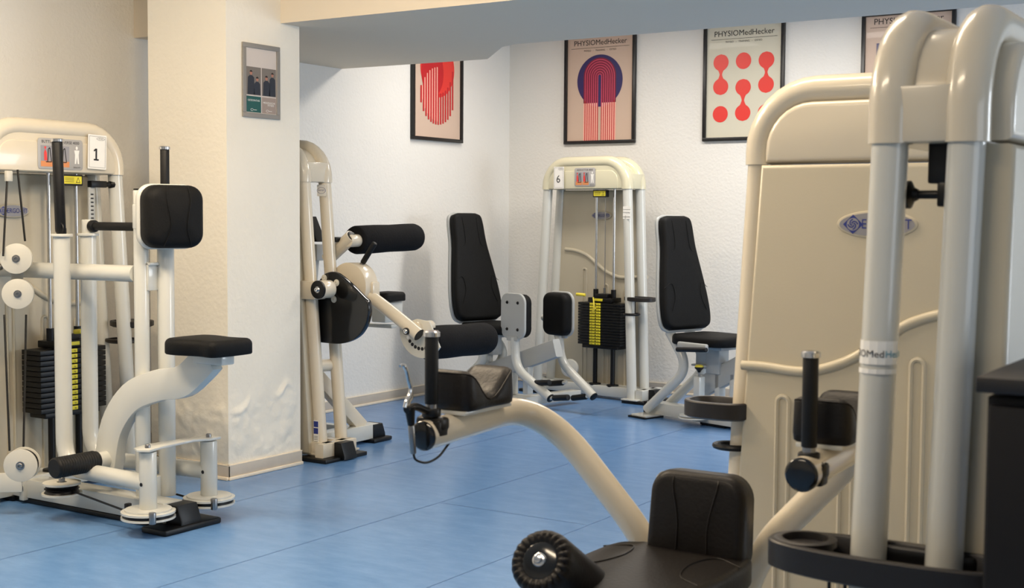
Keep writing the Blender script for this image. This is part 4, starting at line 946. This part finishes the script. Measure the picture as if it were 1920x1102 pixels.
# brake lever on the left grip
def lp(x_, y_, dx=0): return pX(x_, y_, xl+dx)
mb = MB(); mb.tube(smooth([lp(750, 686), lp(756, 684), lp(762, 694), lp(766, 712), lp(770, 728), lp(767, 742), lp(762, 752), lp(759, 764)], 5), [.003]*6+[.0048]*30, 10); mb.tube(smooth([lp(770, 730), lp(772, 745), lp(768, 752), lp(766, 762)], 5), .0035, 8); mb.build('brake_lever', chrome_m, t8)
mb = MB(); a, b2, c = lp(760, 760), lp(785, 768), gl-Z*.02
mb.tube(smooth([lp(762, 768), lp(778, 762), lp(795, 768), gl-Z*.02], 5), .009, 12); mb.tube([lp(768, 762), lp(771, 796)], [.013, .008], 14); mb.build('lever_housing', black_m, t8)
mb = MB(); mb.cyl(lp(771, 797), lp(775, 850), .0075, 14, .002); mb.build('cable_barrel', steel_m, t8)
mb = MB(); mb.tube(smooth([lp(775, 850), lp(780, 862), lp(800, 867), lp(822, 856), lp(838, 836), lp(850, 820, .02)], 6), .0028, 8); mb.build('brake_cable', black_m, t8)
# seat
sz_ = .45
so = [(p.x, p.y) for p in smooth([V((-.12, .10, 0)), V((.12, .12, 0)), V((.175, .07, 0)), V((.185, -.1, 0)), V((.165, -.30, 0)), V((.09, -.36, 0)), V((-.09, -.36, 0)), V((-.165, -.30, 0)), V((-.185, -.1, 0)), V((-.175, .05, 0))]+[V((-.12, .10, 0))], 5)][:-1]
sc = V((xc, 2.80, sz_-.065))
mb = MB(); mb.pad(so, sc, X, Y, Z, .065, .02, .006); st = mb.build('seat', brown_m, t8, sharp=60)
ed = offset(so, .008); piping(st, [sc+X*a+Y*b2+Z*.056 for a, b2 in ed+[ed[0]]], 'piping', .0025, brown_m)
for sg in (-1, 1): piping(st, smooth([sc+X*sg*.18+Y*.0+Z*.062, sc+X*sg*.11+Y*.02+Z*.0695, sc+X*sg*.085-Y*.07+Z*.0705, sc+X*sg*.11-Y*.17+Z*.0695, sc+X*sg*.165-Y*.2+Z*.064], 6), 'seam', .0018, brown_m)
mb = MB(); mb.box(sc-Z*.012-Y*.12, .2, .34, .022); mb.bar([V((xc, 2.98, .36)), V((xc, 2.5, .36))], .06, .05); mb.bar([V((xc, 3.0, .12)), V((xc, 3.0, .58))], .07, .05, up=Y); mb.bar([V((xc, 3.1, .04)), V((xc, 2.0, .04))], .08, .06); mb.box(V((xc, 3.08, .03)), .5, .07, .05); mb.box(V((xc, 2.0, .03)), .5, .07, .05); mb.build('seat_frame', creamtube_m, t8)
# back pad
yb_ = 2.90
a, b2 = pY(1226, 960, yb_), pY(1408, 960, yb_); wz = b2.x-a.x; zt_ = pY(1315, 886, yb_).z; zb_ = .40
upb = V((0, .10, 1)).normalized(); nb_ = V((0, -1, .10)).normalized()
hh_ = zt_-zb_; c = V(((a.x+b2.x)/2, yb_+.02, (zt_+zb_)/2))
ob = rrect(wz, hh_, .055, 7); ob = [(x_*(1-.05*max(0, y_/hh_*2)), y_) for x_, y_ in ob]
mb = MB(); mb.prism(offset(ob, .012), c-nb_*.006, X, upb, nb_, -.014, 0, .005); mb.build('back_plate', tube_m, t8)
mb = MB(); mb.pad(ob, c-nb_*.005, X, upb, nb_, .07, .024, .006); bp8 = mb.build('back_pad', brown_m, t8, sharp=60)
for sg in (-1, 1): piping(bp8, smooth([c+X*sg*.055+upb*hh_*.47+nb_*.055, c+X*sg*.058+upb*hh_*.36+nb_*.0685, c+X*sg*.04+upb*hh_*.0+nb_*.0715, c+X*sg*.04-upb*hh_*.35+nb_*.0705], 6), 'seam', .002, brown_m)
ed = offset(ob, .012); piping(bp8, [c+X*x_+upb*y_+nb_*.0595 for x_, y_ in ed+[ed[0]]], 'piping', .0022, brown_m)
kc = c-X*(wz/2-.012)+upb*.075-nb_*.012; mb = MB(); mb.lathe(kc, -nb_, [(0, .026), (.002, .03), (.012, .03), (.016, .024), (.017, .001)], 24); mb.build('pad_knob', chrome_m, t8)
# leg roller: gathered vinyl end with a hub and nut, pointing at the camera
ce = CAM+ray(1012, 1050)*2.78
axr = (_r*.40-_u*.46+_f*.79).normalized()
R = .071; prof_n = 72
mb = MB(); upv = (Z-axr*Z.dot(axr)).normalized(); sdv = axr.cross(upv); rings = []
def wr(r_, h_, amp):
    out = []
    for k in range(prof_n):
        q = 2*PI*k/prof_n; am = amp*math.cos(q*24) ; out.append(ce+axr*(h_+am)+(upv*math.cos(q)+sdv*math.sin(q))*(r_))
    return out
rings = [wr(.036, .004, 0), wr(.042, -.001, .0005), wr(.05, -.0045, .0040), wr(.058, -.0035, .0046), wr(.0645, .002, .0036), wr(.069, .010, .0016), wr(.071, .022, 0), wr(.071, .24, 0), wr(.066, .25, 0), wr(.03, .252, 0)]
mb.rings(rings); mb.build('leg_roller', brown_m, t8, sharp=80)
mb = MB(); mb.lathe(ce+axr*.004, -axr, [(0, .0405), (.004, .0405), (.006, .037), (.0065, .015), (.0065, .001)], 36); mb.build('roller_hub', gloss_m, t8)
mb = MB(); mb.lathe(ce-axr*.002, -axr, [(0, .015), (.003, .015), (.005, .012), (.005, .009), (.012, .009), (.013, .007), (.013, .001)], 24); mb.build('hub_nut', chrome_m, t8)
re = ce+axr*.25; mb = MB(); mb.cyl(re-axr*.01, re+axr*.06, .014, 16); mb.tube([re+axr*.05, V((xc, 2.45, .2)), V((xc, 2.5, .34))], .02, 16); mb.build('roller_arm', creamtube_m, t8)

# ------------------------------------------------------------------ black cabinet at the right edge
cz = 1.03; cc = pZ(1829, 706, cz)
t9 = thing('cabinet', 'black cabinet with flat top in the lower right corner', 'cabinet', (cc.x+.4, cc.y+.25, 0))
mb = MB(); mb.box(V((cc.x+.41, cc.y+.25, cz-.011)), .82, .5, .022, bev=.002); mb.build('worktop', cabtop_m, t9)
mb = MB(); mb.box(V((cc.x+.41, cc.y+.26, (cz-.03)/2)), .80, .46, cz-.03, bev=.002); mb.build('body', cab_m, t9)
for k in (0, 1):
    mb = MB(); mb.box(V((cc.x+.212+k*.398, cc.y+.022, (cz-.032)/2+.02)), .392, .018, cz-.09, bev=.002); d_ = mb.build('door', cab_m, t9)
    mb = MB(); mb.cyl(V((cc.x+(.37 if k == 0 else .455), cc.y, .72)), V((cc.x+(.37 if k == 0 else .455), cc.y, .84)), .006, 10); mb.build('handle', steel_m, d_)
